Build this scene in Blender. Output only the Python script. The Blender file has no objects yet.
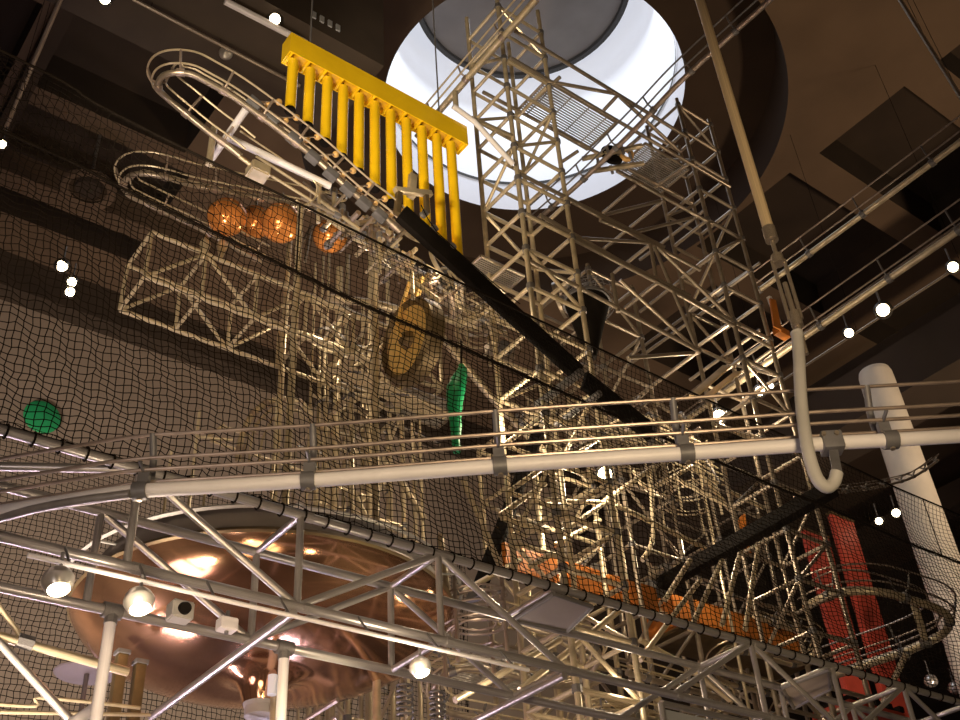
import bpy, bmesh, math, random
from mathutils import Vector, Matrix
random.seed(7)
SC = bpy.context.scene
COL = SC.collection
V = Vector
EYE = V((0, 0, 1.6))
FPX = 1092.3186
# camera orientation: rows are the world axes seen from the camera
ROT = Matrix(((0.79614344, -0.32289425, -0.51175671),
              (-0.60210419, -0.50688772, -0.6168755),
              (-0.06021763, 0.79925224, -0.59797131)))

def ray(px, py):
    return (ROT @ V((px - 480, 360 - py, -FPX))).normalized()

def at(px, py, x=None, y=None, z=None, r=None):
    """point on the sight line of a photo pixel that lies on a plane of the hall (x / y / z from the eye) or at range r"""
    d = ray(px, py)
    t = r if r is not None else (x / d.x if x is not None else (y / d.y if y is not None else z / d.z))
    return EYE + d * t

# ------------------------------------------------------------------ materials
def mat(name, col, rough=0.5, metal=0.0, var=0.25, scale=6.0, emit=0.0, ecol=None, bump=0.0, alpha=None, coat=0.0, spec=None):
    m = bpy.data.materials.new(name); m.use_nodes = True
    nt = m.node_tree; b = nt.nodes['Principled BSDF']
    tc = nt.nodes.new('ShaderNodeTexCoord'); no = nt.nodes.new('ShaderNodeTexNoise')
    no.inputs['Scale'].default_value = scale; no.inputs['Detail'].default_value = 5
    nt.links.new(tc.outputs['Object'], no.inputs['Vector'])
    cr = nt.nodes.new('ShaderNodeValToRGB')
    lo = [c * (1 - var) for c in col]; hi = [min(1, c * (1 + var)) for c in col]
    cr.color_ramp.elements[0].position = 0.3; cr.color_ramp.elements[1].position = 0.7
    cr.color_ramp.elements[0].color = (*lo, 1); cr.color_ramp.elements[1].color = (*hi, 1)
    nt.links.new(no.outputs['Fac'], cr.inputs['Fac']); nt.links.new(cr.outputs['Color'], b.inputs['Base Color'])
    b.inputs['Roughness'].default_value = rough; b.inputs['Metallic'].default_value = metal
    if spec is not None: b.inputs['Specular IOR Level'].default_value = spec
    if coat: b.inputs['Coat Weight'].default_value = coat
    if emit:
        b.inputs['Emission Strength'].default_value = emit
        b.inputs['Emission Color'].default_value = (*(ecol or col), 1)
    if bump:
        bp = nt.nodes.new('ShaderNodeBump'); bp.inputs['Strength'].default_value = bump
        nt.links.new(no.outputs['Fac'], bp.inputs['Height']); nt.links.new(bp.outputs['Normal'], b.inputs['Normal'])
    return m

M = dict(
    steel=mat('galvanised_steel', (0.37, 0.31, 0.245), 0.33, 0.65, 0.25, 9),
    cream=mat('cream_painted_tube', (0.54, 0.45, 0.31), 0.33, 0.4, 0.22, 8),
    silver=mat('silver_truss_tube', (0.41, 0.385, 0.38), 0.3, 0.6, 0.2, 10),
    white=mat('white_painted_pipe', (0.74, 0.71, 0.74), 0.45, 0.0, 0.06, 5),
    rod=mat('guide_rod_steel', (0.37, 0.295, 0.25), 0.35, 0.6, 0.2, 12),
    clamp=mat('dark_clamp', (0.16, 0.15, 0.15), 0.5, 0.3, 0.25, 12),
    grey=mat('grey_bracket', (0.15, 0.145, 0.155), 0.5, 0.2, 0.2, 10),
    greylt=mat('pale_grey_sleeve', (0.40, 0.385, 0.37), 0.6, 0.0, 0.1, 6),
    black=mat('black_painted_beam', (0.010, 0.008, 0.007), 0.7, 0.0, 0.3, 6, spec=0.08),
    net=mat('black_net_cord', (0.012, 0.009, 0.007), 0.9, 0.0, 0.2, 20, spec=0.05),
    yellow=mat('yellow_gloss_paint', (0.95, 0.60, 0.012), 0.16, 0.0, 0.08, 4, coat=0.4),
    yellowdk=mat('yellow_channel_inside', (0.62, 0.36, 0.01), 0.5, 0.0, 0.15, 6),
    tan=mat('tan_mallet_ball', (0.72, 0.44, 0.16), 0.4, 0.0, 0.1, 8),
    copper=mat('copper_sphere', (0.78, 0.30, 0.08), 0.18, 0.5, 0.25, 5, bump=0.15),
    dish=mat('spun_copper_dish', (0.60, 0.33, 0.19), 0.13, 0.92, 0.40, 1.3, bump=0.12),
    gold=mat('brass_gong_face', (0.92, 0.62, 0.22), 0.4, 0.35, 0.15, 6),
    bronze=mat('dark_bronze_rim', (0.17, 0.12, 0.06), 0.45, 0.5, 0.2, 8),
    green=mat('green_vinyl', (0.0, 0.22, 0.075), 0.5, 0.0, 0.15, 7),
    greendisc=mat('green_disc_paint', (0.02, 0.42, 0.15), 0.6, 0.0, 0.08, 5),
    orange=mat('orange_panel_paint', (0.50, 0.165, 0.025), 0.5, 0.0, 0.25, 3),
    red=mat('red_column_cladding', (0.46, 0.065, 0.04), 0.55, 0.0, 0.18, 3),
    plaster=mat('white_column_paint', (0.78, 0.72, 0.64), 0.7, 0.0, 0.06, 4),
    wall=mat('taupe_wall_paint', (0.37, 0.30, 0.24), 0.85, 0.0, 0.06, 1.5),
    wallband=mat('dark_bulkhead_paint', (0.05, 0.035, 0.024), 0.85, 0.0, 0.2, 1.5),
    beamdk=mat('dark_brown_beam', (0.055, 0.038, 0.027), 0.9, 0.0, 0.15, 0.8),
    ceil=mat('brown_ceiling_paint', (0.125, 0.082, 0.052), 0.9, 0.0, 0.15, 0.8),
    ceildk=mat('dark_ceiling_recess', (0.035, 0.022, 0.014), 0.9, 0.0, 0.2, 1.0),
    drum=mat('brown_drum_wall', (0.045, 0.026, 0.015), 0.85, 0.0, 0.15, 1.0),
    sky=mat('skylight_white_glow', (0.50, 0.52, 0.55), 0.9, 0.0, 0.03, 1.0, emit=0.44, ecol=(0.91, 0.92, 1.0)),  # emission paints daylight onto the white drum wall; the dome shares it
    skyring=mat('skylight_ledge_glow', (0.52, 0.53, 0.57), 0.9, 0.0, 0.03, 1.0, emit=0.26, ecol=(0.91, 0.92, 1.0)),  # daylight on the ledge put in as emission
    dome=mat('grey_reflector_dish', (0.10, 0.085, 0.075), 0.7, 0.0, 0.1, 2.0),
    domerim=mat('grey_reflector_rim', (0.02, 0.018, 0.016), 0.7, 0.0, 0.1, 2.0),
    floor=mat('grey_floor', (0.2, 0.17, 0.14), 0.6, 0.0, 0.15, 2.0),
    grating=mat('steel_grating', (0.40, 0.37, 0.34), 0.45, 0.5, 0.15, 9),
    panel=mat('grey_underside_panel', (0.25, 0.215, 0.20), 0.7, 0.0, 0.1, 3),
    whitepanel=mat('pale_board', (0.36, 0.37, 0.39), 0.6, 0.0, 0.05, 3),
    lampbody=mat('spun_aluminium_lamp', (0.55, 0.52, 0.48), 0.3, 0.7, 0.15, 8),
    lampdark=mat('dark_lamp_housing', (0.09, 0.085, 0.08), 0.4, 0.4, 0.2, 8),
    lens=mat('lit_lamp_lens', (1, 0.86, 0.6), 0.3, 0.0, 0.02, 4, emit=14, ecol=(1, 0.80, 0.5)),
    lensdim=mat('warm_lamp_lens', (1, 0.86, 0.6), 0.3, 0.0, 0.02, 4, emit=5, ecol=(1, 0.84, 0.6)),
    wood=mat('tan_board', (0.62, 0.45, 0.24), 0.6, 0.0, 0.15, 6),
    poleg=mat('gilt_pole_paint', (0.72, 0.56, 0.34), 0.4, 0.3, 0.12, 5),
    bulbtube=mat('white_glass_tube', (0.85, 0.88, 0.95), 0.2, 0.0, 0.03, 4, emit=0.2, ecol=(0.9, 0.93, 1)),
)

# ------------------------------------------------------------------ scene helpers
def link(o):
    COL.objects.link(o); return o

def tag(o, label, cat, group=None, kind=None):
    if label: o['label'] = label
    if cat: o['category'] = cat
    if group: o['group'] = group
    if kind: o['kind'] = kind
    return o

def thing(name, loc, label, cat, group=None):
    o = bpy.data.objects.new(name, None); link(o)
    o.location = loc; o.empty_display_size = 0.1
    return tag(o, label, cat, group)

def absloc(o):
    p = V(o.location)
    while o.parent is not None:
        o = o.parent; p = p + V(o.location)
    return p

def put(name, me, parent=None, mw=None):
    o = bpy.data.objects.new(name, me); link(o)
    mw = mw or Matrix.Identity(4)
    if parent is not None:
        o.parent = parent
        o.matrix_basis = Matrix.Translation(-absloc(parent)) @ mw
    else:
        o.matrix_basis = mw
    return o

def finish(bm, m, smooth=True, name='mesh'):
    me = bpy.data.meshes.new(name)
    bmesh.ops.recalc_face_normals(bm, faces=bm.faces)
    bm.to_mesh(me); bm.free()
    me.materials.append(m)
    if smooth:
        for p in me.polygons: p.use_smooth = True
        try: me.set_sharp_from_angle(angle=math.radians(40))
        except Exception: pass
    return me

_unit = {}
def unit_tube(m, seg=10):
    k = (m.name, seg)
    if k not in _unit:
        bm = bmesh.new()
        bmesh.ops.create_cone(bm, cap_ends=True, segments=seg, radius1=1, radius2=1, depth=1)
        _unit[k] = finish(bm, m, True, 'tube')
    return _unit[k]

def frame(a, b, up=V((0, 0, 1))):
    d = (b - a); L = d.length; w = d.normalized()
    if abs(w.dot(up)) > 0.98: up = V((0, 1, 0))
    u = up.cross(w).normalized(); v = w.cross(u)
    return u, v, w, L

def tube(parent, name, a, b, r, m, seg=10):
    a, b = V(a), V(b)
    u, v, w, L = frame(a, b)
    mw = Matrix.Translation((a + b) / 2) @ Matrix((u, v, w)).transposed().to_4x4() @ Matrix.Diagonal((r, r, L, 1))
    return put(name, unit_tube(M[m], seg), parent, mw)

def bar_bm(bm, a, b, w, h, up=V((0, 0, 1)), bevel=0.0):
    u, v, d, L = frame(a, b, up)
    mw = Matrix.Translation((a + b) / 2) @ Matrix((u * w, v * h, d * L)).transposed().to_4x4()
    g = bmesh.ops.create_cube(bm, size=1.0, matrix=mw)
    if bevel:
        es = list({e for vv in g['verts'] for e in vv.link_edges})
        bmesh.ops.bevel(bm, geom=es, offset=bevel, segments=2, affect='EDGES', profile=0.6)

def bar(parent, name, a, b, w, h, m, up=V((0, 0, 1)), bevel=0.004):
    bm = bmesh.new(); bar_bm(bm, V(a), V(b), w, h, up, bevel)
    return put(name, finish(bm, M[m]), parent)

def smooth_path(pts, n=6, closed=False):
    pts = [V(p) for p in pts]; out = []; N = len(pts)
    rng = N if closed else N - 1
    for i in range(rng):
        p1, p2 = pts[i], pts[(i + 1) % N]
        p0 = pts[i - 1] if (i > 0 or closed) else p1 * 2 - p2
        p3 = pts[(i + 2) % N] if (i + 2 < N or closed) else p2 * 2 - p1
        for k in range(n):
            t = k / n
            out.append(0.5 * ((2 * p1) + (p2 - p0) * t + (2 * p0 - 5 * p1 + 4 * p2 - p3) * t * t + (3 * p1 - p0 - 3 * p2 + p3) * t ** 3))
    if not closed: out.append(pts[-1])
    return out

def sweep_bm(bm, pts, r, seg=8, closed=False, cap=True):
    N = len(pts); rings = []
    t0 = (pts[1] - pts[0]).normalized()
    u = V((0, 0, 1)) if abs(t0.z) < 0.9 else V((0, 1, 0))
    for i, p in enumerate(pts):
        q0 = pts[i - 1] if (i > 0 or closed) else p
        q1 = pts[(i + 1) % N] if (i < N - 1 or closed) else p
        t = (q1 - q0).normalized()
        u = (u - t * u.dot(t)); u = u.normalized() if u.length > 1e-6 else t.orthogonal().normalized()
        v = t.cross(u)
        rr = r[i] if isinstance(r, (list, tuple)) else r
        rings.append([bm.verts.new(p + (u * math.cos(2 * math.pi * k / seg) + v * math.sin(2 * math.pi * k / seg)) * rr) for k in range(seg)])
    for i in range(N if closed else N - 1):
        A, B = rings[i], rings[(i + 1) % N]
        for k in range(seg):
            bm.faces.new((A[k], A[(k + 1) % seg], B[(k + 1) % seg], B[k]))
    if cap and not closed:
        bm.faces.new(rings[0][::-1]); bm.faces.new(rings[-1])

def sweep(parent, name, pts, r, m, seg=8, closed=False):
    bm = bmesh.new(); sweep_bm(bm, pts, r, seg, closed)
    return put(name, finish(bm, M[m]), parent)

def sub(parent, name, a, b, r, m, seg=12):
    return sweep(parent, name, [V(a), V(b)], r, m, seg)

def lathe_bm(bm, prof, mw=None, seg=40):
    mw = mw or Matrix.Identity(4); rings = []
    for r, z in prof:
        if r < 1e-5: rings.append([bm.verts.new(mw @ V((0, 0, z)))])
        else: rings.append([bm.verts.new(mw @ V((r * math.cos(2 * math.pi * k / seg), r * math.sin(2 * math.pi * k / seg), z))) for k in range(seg)])
    for A, B in zip(rings, rings[1:]):
        for k in range(seg):
            k2 = (k + 1) % seg
            if len(A) == 1 and len(B) == 1: continue
            if len(A) == 1: bm.faces.new((A[0], B[k], B[k2]))
            elif len(B) == 1: bm.faces.new((A[k], A[k2], B[0]))
            else: bm.faces.new((A[k], A[k2], B[k2], B[k]))

def lathe(parent, name, prof, loc, m, axis=None, seg=40):
    mw = Matrix.Translation(V(loc))
    if axis is not None: mw = mw @ V((0, 0, 1)).rotation_difference(V(axis).normalized()).to_matrix().to_4x4()
    bm = bmesh.new(); lathe_bm(bm, prof, mw, seg)
    return put(name, finish(bm, M[m]), parent)

def boxw(parent, name, lo, hi, m, kind=None, bevel=0.0):
    lo, hi = V(lo), V(hi); c = (lo + hi) / 2; s = hi - lo
    bm = bmesh.new(); g = bmesh.ops.create_cube(bm, size=1.0, matrix=Matrix.Translation(c) @ Matrix.Diagonal((s.x, s.y, s.z, 1)))
    if bevel: bmesh.ops.bevel(bm, geom=bm.edges[:], offset=bevel, segments=2, affect='EDGES')
    o = put(name, finish(bm, M[m], bool(bevel)), parent)
    if kind: o['kind'] = kind
    return o

def poly(parent, name, pts, m, thick=0.0, nrm=None):
    """a flat plate through the given corner points"""
    bm = bmesh.new(); vs = [bm.verts.new(V(p)) for p in pts]; f = bm.faces.new(vs); bm.normal_update()
    if thick:
        n = V(nrm) if nrm is not None else f.normal.copy()
        ret = bmesh.ops.extrude_face_region(bm, geom=[f])
        bmesh.ops.translate(bm, verts=[e for e in ret['geom'] if isinstance(e, bmesh.types.BMVert)], vec=n * thick)
    return put(name, finish(bm, M[m], False), parent)

H = 14.5            # ceiling above the eye
def W(x, y, z): return V((x, y, z + 1.6))   # eye-relative point

# ------------------------------------------------------------------ setting
boxw(None, 'floor', W(-6, -6, -1.8), W(32, 24, -1.6), 'floor', 'structure')
boxw(None, 'wall_left', W(-6, 17.5, -1.6), W(17.3, 17.8, 13.72), 'wall', 'structure')
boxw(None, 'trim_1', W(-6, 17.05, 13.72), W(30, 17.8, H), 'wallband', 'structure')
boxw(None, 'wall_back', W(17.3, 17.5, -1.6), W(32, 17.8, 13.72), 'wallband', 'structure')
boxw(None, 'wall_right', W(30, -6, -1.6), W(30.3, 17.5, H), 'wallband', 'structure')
boxw(None, 'wall_behind', W(-6, -6.3, -1.6), W(32, -6, H), 'wall', 'structure')
boxw(None, 'wall_near', W(-6.3, -6, -1.6), W(-6, 17.8, H), 'wall', 'structure')

OC = V((9.47, 9.22)); OR = 4.25          # lower opening of the round light well
coffers = [(13.37, 4.62, 17.2, 6.4), (13.3, 7.0, 17.2, 9.3), (13.4, 2.2, 17.2, 4.0), (18.2, 4.62, 22, 6.4), (18.2, 7.0, 22, 9.3), (18.2, 1.8, 22, 4.0),
           (14.4, 9.9, 17.2, 12.4), (-0.6, 11.0, 1.4, 14.2), (-4.2, 11.0, -1.2, 14.2), (-0.6, 6.6, 1.2, 10.0), (1.6, 10.45, 4.3, 12.5), (1.6, 12.9, 4.6, 15.5)]
coffers = [tuple(v * H / 14 for v in c_) for c_ in coffers]
def ceiling():
    cu = bpy.data.curves.new('ceiling_outline', 'CURVE'); cu.dimensions = '2D'; cu.fill_mode = 'BOTH'
    def spl(ps):
        s = cu.splines.new('POLY'); s.points.add(len(ps) - 1); s.use_cyclic_u = True
        for q, p in zip(s.points, ps): q.co = (p[0], p[1], 0, 1)
    spl([(-6, -6), (30, -6), (30, 17.5), (-6, 17.5)])
    spl([(OC.x + OR * math.cos(t * math.pi / 48), OC.y + OR * math.sin(t * math.pi / 48)) for t in range(96)])
    for a, b, c, d in coffers: spl([(a, b), (c, b), (c, d), (a, d)])
    tmp = bpy.data.objects.new('tmp', cu); link(tmp)
    me = bpy.data.meshes.new_from_object(tmp); bpy.data.objects.remove(tmp)
    me.materials.clear(); me.materials.append(M['ceil'])
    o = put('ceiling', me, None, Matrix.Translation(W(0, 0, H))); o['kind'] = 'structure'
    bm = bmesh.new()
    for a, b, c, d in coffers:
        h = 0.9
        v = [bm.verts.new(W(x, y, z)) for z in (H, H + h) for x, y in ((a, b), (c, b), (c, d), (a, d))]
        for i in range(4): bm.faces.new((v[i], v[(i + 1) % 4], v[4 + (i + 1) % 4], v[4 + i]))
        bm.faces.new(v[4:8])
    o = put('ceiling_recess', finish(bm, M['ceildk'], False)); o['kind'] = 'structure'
ceiling()

def ring_wall(name, c, r, z0, z1, m, r1=None, seg=96):
    bm = bmesh.new(); r1 = r1 or r
    A = [bm.verts.new(W(c[0] + r * math.cos(2 * math.pi * k / seg), c[1] + r * math.sin(2 * math.pi * k / seg), z0)) for k in range(seg)]
    B = [bm.verts.new(W(c[0] + r1 * math.cos(2 * math.pi * k / seg), c[1] + r1 * math.sin(2 * math.pi * k / seg), z1)) for k in range(seg)]
    for k in range(seg): bm.faces.new((A[k], A[(k + 1) % seg], B[(k + 1) % seg], B[k]))
    o = put(name, finish(bm, M[m])); o['kind'] = 'structure'; return o
SK = (9.42, 9.26); SR = 2.72; SZ = 15.5
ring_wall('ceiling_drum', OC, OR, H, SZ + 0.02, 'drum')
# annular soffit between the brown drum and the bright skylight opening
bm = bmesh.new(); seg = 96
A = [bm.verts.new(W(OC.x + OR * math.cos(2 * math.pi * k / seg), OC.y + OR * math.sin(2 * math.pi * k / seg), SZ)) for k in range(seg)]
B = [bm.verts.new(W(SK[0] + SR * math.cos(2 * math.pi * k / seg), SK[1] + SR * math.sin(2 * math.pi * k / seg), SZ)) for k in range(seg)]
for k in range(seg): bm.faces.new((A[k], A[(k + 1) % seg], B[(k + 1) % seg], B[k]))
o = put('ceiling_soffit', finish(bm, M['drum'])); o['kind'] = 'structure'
ring_wall('glowing_drum_ledge', SK, SR, SZ, SZ + 0.7, 'skyring', SR * 0.99)  # lowest band of the white drum wall, lit by its own painted glow
ring_wall('glowing_drum_wall', SK, SR * 0.99, SZ + 0.7, SZ + 5.0, 'sky', SR * 0.98)  # white drum wall, daylight on it painted as glow
bm = bmesh.new(); lathe_bm(bm, [(SR * 0.98, 0), (SR * 0.8, 0.5), (SR * 0.5, 0.8), (0, 0.9)], Matrix.Translation(W(SK[0], SK[1], SZ + 5.0)), 96)
o = put('window_3', finish(bm, M['sky'])); o['kind'] = 'structure'
ring_wall('trim_2', SK, SR * 1.003 - 0.06, SZ + 0.66, SZ + 0.74, 'domerim')

t = thing('reflector_dish', W(9.47, 9.22, 18.9), 'big grey round reflector dish hanging in the bright skylight', 'dish')
prof = [(0, -0.22), (0.7, -0.18), (1.4, -0.07), (1.85, 0.03), (2.08, 0.09)]
lathe(t, 'bowl', prof, W(9.47, 9.22, 18.9), 'dome', seg=72)
lathe(t, 'rim', [(2.08, 0.09), (2.10, 0.02), (2.20, 0.02), (2.20, 0.25), (2.05, 0.27)], W(9.47, 9.22, 18.9), 'domerim', seg=72)
tube(t, 'hanger_rod', W(9.47, 9.22, 18.95), W(9.47, 9.22, 21.2), 0.05, 'grey')

# dark bulkheads and beams under the ceiling
c = at(384, 66, y=7.7)
cx, cz = c.x, c.z - 1.6
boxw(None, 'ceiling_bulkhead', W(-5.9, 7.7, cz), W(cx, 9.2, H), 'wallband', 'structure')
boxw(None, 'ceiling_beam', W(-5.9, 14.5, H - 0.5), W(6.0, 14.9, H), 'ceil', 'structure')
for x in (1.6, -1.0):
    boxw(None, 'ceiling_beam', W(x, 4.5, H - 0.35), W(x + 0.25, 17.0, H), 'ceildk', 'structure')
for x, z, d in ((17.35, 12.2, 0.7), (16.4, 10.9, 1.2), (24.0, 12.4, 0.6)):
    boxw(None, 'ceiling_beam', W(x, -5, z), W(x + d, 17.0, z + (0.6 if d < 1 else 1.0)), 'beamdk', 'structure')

# ------------------------------------------------------------------ generic builders
def coupler(t, p, axis, r=0.045, l=0.09, m='clamp'):
    tube(t, 'coupler', V(p) - V(axis).normalized() * l / 2, V(p) + V(axis).normalized() * l / 2, r, m, 8)

def track(name, path, label, mpipe='white', rp=0.03, rods=((0.05, 0.06), (-0.05, 0.06), (0.11, 0.13), (-0.11, 0.13)), rr=0.009, brk=0.6, mr='rod', mb='grey', n=6, group=None, sleepers=False, raw=False, rb=0.011):
    pts = [V(p) for p in path] if raw else smooth_path(path, n)
    t = thing(name, pts[0], label, 'ball track', group)
    sweep(t, 'main_pipe', pts, rp, mpipe, 10)
    side = []
    for i, p in enumerate(pts):
        d = pts[min(i + 1, len(pts) - 1)] - pts[max(i - 1, 0)]
        s = d.cross(V((0, 0, 1))); s = s.normalized() if s.length > 1e-5 else V((1, 0, 0))
        u = s.cross(d).normalized()
        side.append((s, u))
    for a, h in rods:
        sweep(t, 'guide_rod', [p + s * a + u * h for p, (s, u) in zip(pts, side)], rr, mr, 6)
    acc = brk * 0.5; amax = max(a for a, h in rods); hmax = max(h for a, h in rods)
    nb = 0
    for i in range(1, len(pts)):
        acc += (pts[i] - pts[i - 1]).length
        if acc >= brk and nb < 60:
            acc = 0; nb += 1
            p = pts[i]; s, u = side[i]; d = (pts[i] - pts[i - 1]).normalized()
            bm = bmesh.new()
            sweep_bm(bm, [p - d * 0.03, p + d * 0.03], rp * 1.35, 10)
            arms = sorted(rods, key=lambda q: (q[0], q[1]))
            L = [q for q in arms if q[0] < 0][::-1]; R = [q for q in arms if q[0] >= 0]
            for grp in (L, R):
                if grp:
                    chain = [p + u * rp] + [p + s * a + u * h for a, h in sorted(grp, key=lambda q: q[1])]
                    chain = [chain[0]] + [q for q in chain[1:]]
                    sweep_bm(bm, chain, rb, 6)
            put('bracket', finish(bm, M[mb]), t)
    return t

def lattice(t, a, b, off1, off2, bay, r, rd, m, diag=True):
    """box truss: four chords from a to b offset by off1, off2, off1+off2, with frames and diagonals"""
    offs = [V((0, 0, 0)), V(off1), V(off2), V(off1) + V(off2)]
    for o_ in offs: tube(t, 'chord', a + o_, b + o_, r, m)
    L = (b - a).length; n = max(1, round(L / bay)); d = (b - a) / n
    for i in range(n + 1):
        p = a + d * i
        for q, s in ((0, 1), (0, 2), (1, 3), (2, 3)):
            tube(t, 'strut', p + offs[q], p + offs[s], rd, m, 8)
        if i < n and diag:
            k = i % 2
            tube(t, 'diagonal', p + offs[1 if k else 0], p + d + offs[0 if k else 1], rd, m, 8)
            tube(t, 'diagonal', p + offs[3 if k else 2], p + d + offs[2 if k else 3], rd, m, 8)

def ztower(name, xs, ys, z1, label, r=0.026, step=0.62, z0=-1.6, m='cream', brace=2, zlo=1.0, mlow=None, faces=('x0', 'y0', 'x1', 'y1'), phase=0.0, group=None):
    """scaffold tower with a rectangular plan: posts, ledgers, braces and dark couplers"""
    t = thing(name, W(xs[0], ys[0], z0), label, 'scaffold', group)
    P = [(xs[0], ys[0]), (xs[1], ys[0]), (xs[1], ys[1]), (xs[0], ys[1])]
    posts = {}
    for x, y in P:
        posts[(x, y)] = sub(t, 'post', W(x, y, z0), W(x, y, z1), r, m)
    lv = []; z = z1 - 0.08 - phase
    while z > zlo and len(lv) < 22: lv.append(z); z -= step
    nc = 0
    for i, z in enumerate(lv):
        for k, fc in enumerate(('y0', 'x1', 'y1', 'x0')):
            if fc not in faces: continue
            a, b = P[k], P[(k + 1) % 4]
            tube(t, 'ledger', W(*a, z), W(*b, z), r * 0.85, m, 8)
            if brace and i + 1 < len(lv) and (i + k) % brace == 0:
                if (i // brace) % 2: a, b = b, a
                tube(t, 'brace', W(*a, z), W(*b, lv[i + 1]), r * 0.75, m, 8)
        if nc < 60:
            for x, y in P[:2]:
                coupler(posts[(x, y)], W(x, y, z), V((0, 0, 1)), r * 1.5, 0.06); nc += 1
    return t

def lamp(px, py, rad_px, label, on=True, dark=False, stem=0.12, down=V((0.1, -0.35, -1)), group=None, **k):
    p = at(px, py, **k); r = (p - EYE).length * rad_px / FPX
    t = thing('spot_lamp', p, label, 'lamp', group)
    d = down.normalized()
    prof = [(0, 1.0)] + [(math.cos(a), math.sin(a)) for a in [math.radians(x) for x in (65, 45, 25, 8)]] + [(1.04, 0.05), (1.04, -0.05)] + [(math.cos(a), math.sin(a)) for a in [math.radians(x) for x in (-12, -30, -46)]]
    hs = lathe(t, 'housing', [(a * r, b * r) for a, b in prof], p, 'lampdark' if dark else 'lampbody', -d, 24)
    lathe(hs, 'lens', [(0, -0.80 * r), (0.45 * r, -0.78 * r), (0.70 * r, -0.71 * r)], p, ('lens' if on else 'lampbody'), -d, 24)
    tube(t, 'stem', p + V((0, 0, r * 0.95)), p + V((0, 0, r + stem)), max(0.006, r * 0.13), 'clamp', 8)
    return t

# ------------------------------------------------------------------ foreground box truss
Y1, Y2, Z1, Z0 = 4.8, 5.317, 3.012, 2.468
X0, BAY = 1.666, 0.937
t = thing('box_truss', W(0.2, Y1, Z0), 'long silver square box truss carrying ball lamps, below the net', 'truss')
kx = lambda k: X0 + BAY * k
XE = kx(11)
for y, z, n_ in ((Y1, Z1, 0), (Y1, Z0, 1), (Y2, Z1, 2), (Y2, Z0, 3)):
    tube(t, 'chord', W(kx(-2), y, z), W(XE, y, z), 0.027, 'silver', 14)
for k in range(-1, 11):
    for y in (Y1, Y2):
        if k not in (3, 4): tube(t, 'upright', W(kx(k), y, Z0), W(kx(k), y, Z1), 0.021, 'silver')
        tops = (0, 2, 5, 7, 9)
        if k in tops:
            for s in (-1, 1):
                if k == 0 and s == -1: continue
                tube(t, 'diagonal', W(kx(k), y, Z1), W(kx(k + s), y, Z0), 0.021, 'silver')
    for z in (Z1, Z0):
        if k not in (0, 4): tube(t, 'cross_tie', W(kx(k), Y1, z), W(kx(k), Y2, z), 0.021, 'silver')
    for y, z in ((Y1, Z1), (Y1, Z0)):
        coupler(t, W(kx(k) + 0.05, y, z), V((1, 0, 0)), 0.031, 0.05, 'silver')
for k in (1, 3, 5):
    tube(t, 'long_tie', W(kx(k) - 0.03, Y1 - 0.02, Z0 - 0.05), W(kx(k) - 0.03, Y2 + 1.25, Z0 - 0.05), 0.024, 'silver')

tube(t, 'diagonal', W(kx(0), Y1, Z1), W(kx(-1), Y2, Z1), 0.024, 'silver')
# hanging legs under the rear lower chord
for px, py, end, lab in ((112, 612, 725, 'white support pipe clamped under the truss, left of the copper dish'), (284, 655, 760, 'white support pipe clamped under the truss, in front of the copper dish')):
    a = at(px, py, y=Y2)
    p = thing('support_pipe', W(a.x, Y2, -1.6), lab, 'pipe')
    tube(p, 'pipe', V((a.x, Y2, 0.0)), V((a.x, Y2, Z0 + 1.57)), 0.03, 'white', 14)
    tube(p, 'clamp', V((a.x - 0.05, Y2, Z0 + 1.6)), V((a.x + 0.05, Y2, Z0 + 1.6)), 0.042, 'clamp', 12)
    tube(p, 'clamp_plate', V((a.x, Y2, Z0 + 1.53)), V((a.x, Y2, Z0 + 1.60)), 0.036, 'clamp', 8)

# lamp conduit and its ball lamps
a, b = at(28, 553, y=4.66), at(528, 664, y=4.66)
cz0 = 0.502 * 4.66
t = thing('lamp_conduit', W(a.x - 1.6 * 0, 4.66, cz0), 'thin white conduit running under the truss chord above the ball lamps', 'conduit')
tube(t, 'conduit', W(a.x, 4.66, cz0), W(b.x, 4.66, cz0), 0.012, 'white')
for px in (69, 146, 215, 290, 370, 440, 514):
    q = at(px, 560 + (px - 28) * 0.215, y=4.66).x
    tube(t, 'strap', W(q, 4.66, cz0), W(q, 4.78, Z0 + 0.01), 0.007, 'clamp', 6)
lamp(58, 581, 14.5, 'silver ball lamp under the conduit, leftmost of the row', y=4.66, stem=0.07)
lamp(139, 601, 14, 'brightest silver ball lamp hanging in front of the copper dish', y=4.66, stem=0.06)
lamp(420, 667, 10.5, 'silver ball lamp at the far end of the conduit, right of the dish', y=4.72, stem=0.05)
# camera-like box under the truss
p = at(180, 612, y=5.2)
t = thing('sensor_box', p, 'small grey sensor box with a dark lens clamped to the truss over the dish', 'sensor')
boxw(t, 'case', p - V((0.06, 0.05, 0.05)), p + V((0.06, 0.05, 0.05)), 'greylt', bevel=0.008)
lathe(t, 'lens', [(0, 0.03), (0.03, 0.03), (0.035, 0.0)], p + V((0, -0.05, -0.0)), 'black', V((0, -1, -0.2)), 20)
p = at(227, 625, y=5.2)
t = thing('junction_box', p, 'small white junction box on the truss above the dish neck', 'box')
boxw(t, 'case', p - V((0.05, 0.04, 0.035)), p + V((0.05, 0.04, 0.035)), 'white', bevel=0.006)
tube(t, 'lug', p - V((0, 0, 0.05)), p + V((0, 0, 0.08)), 0.012, 'clamp', 8)

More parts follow.
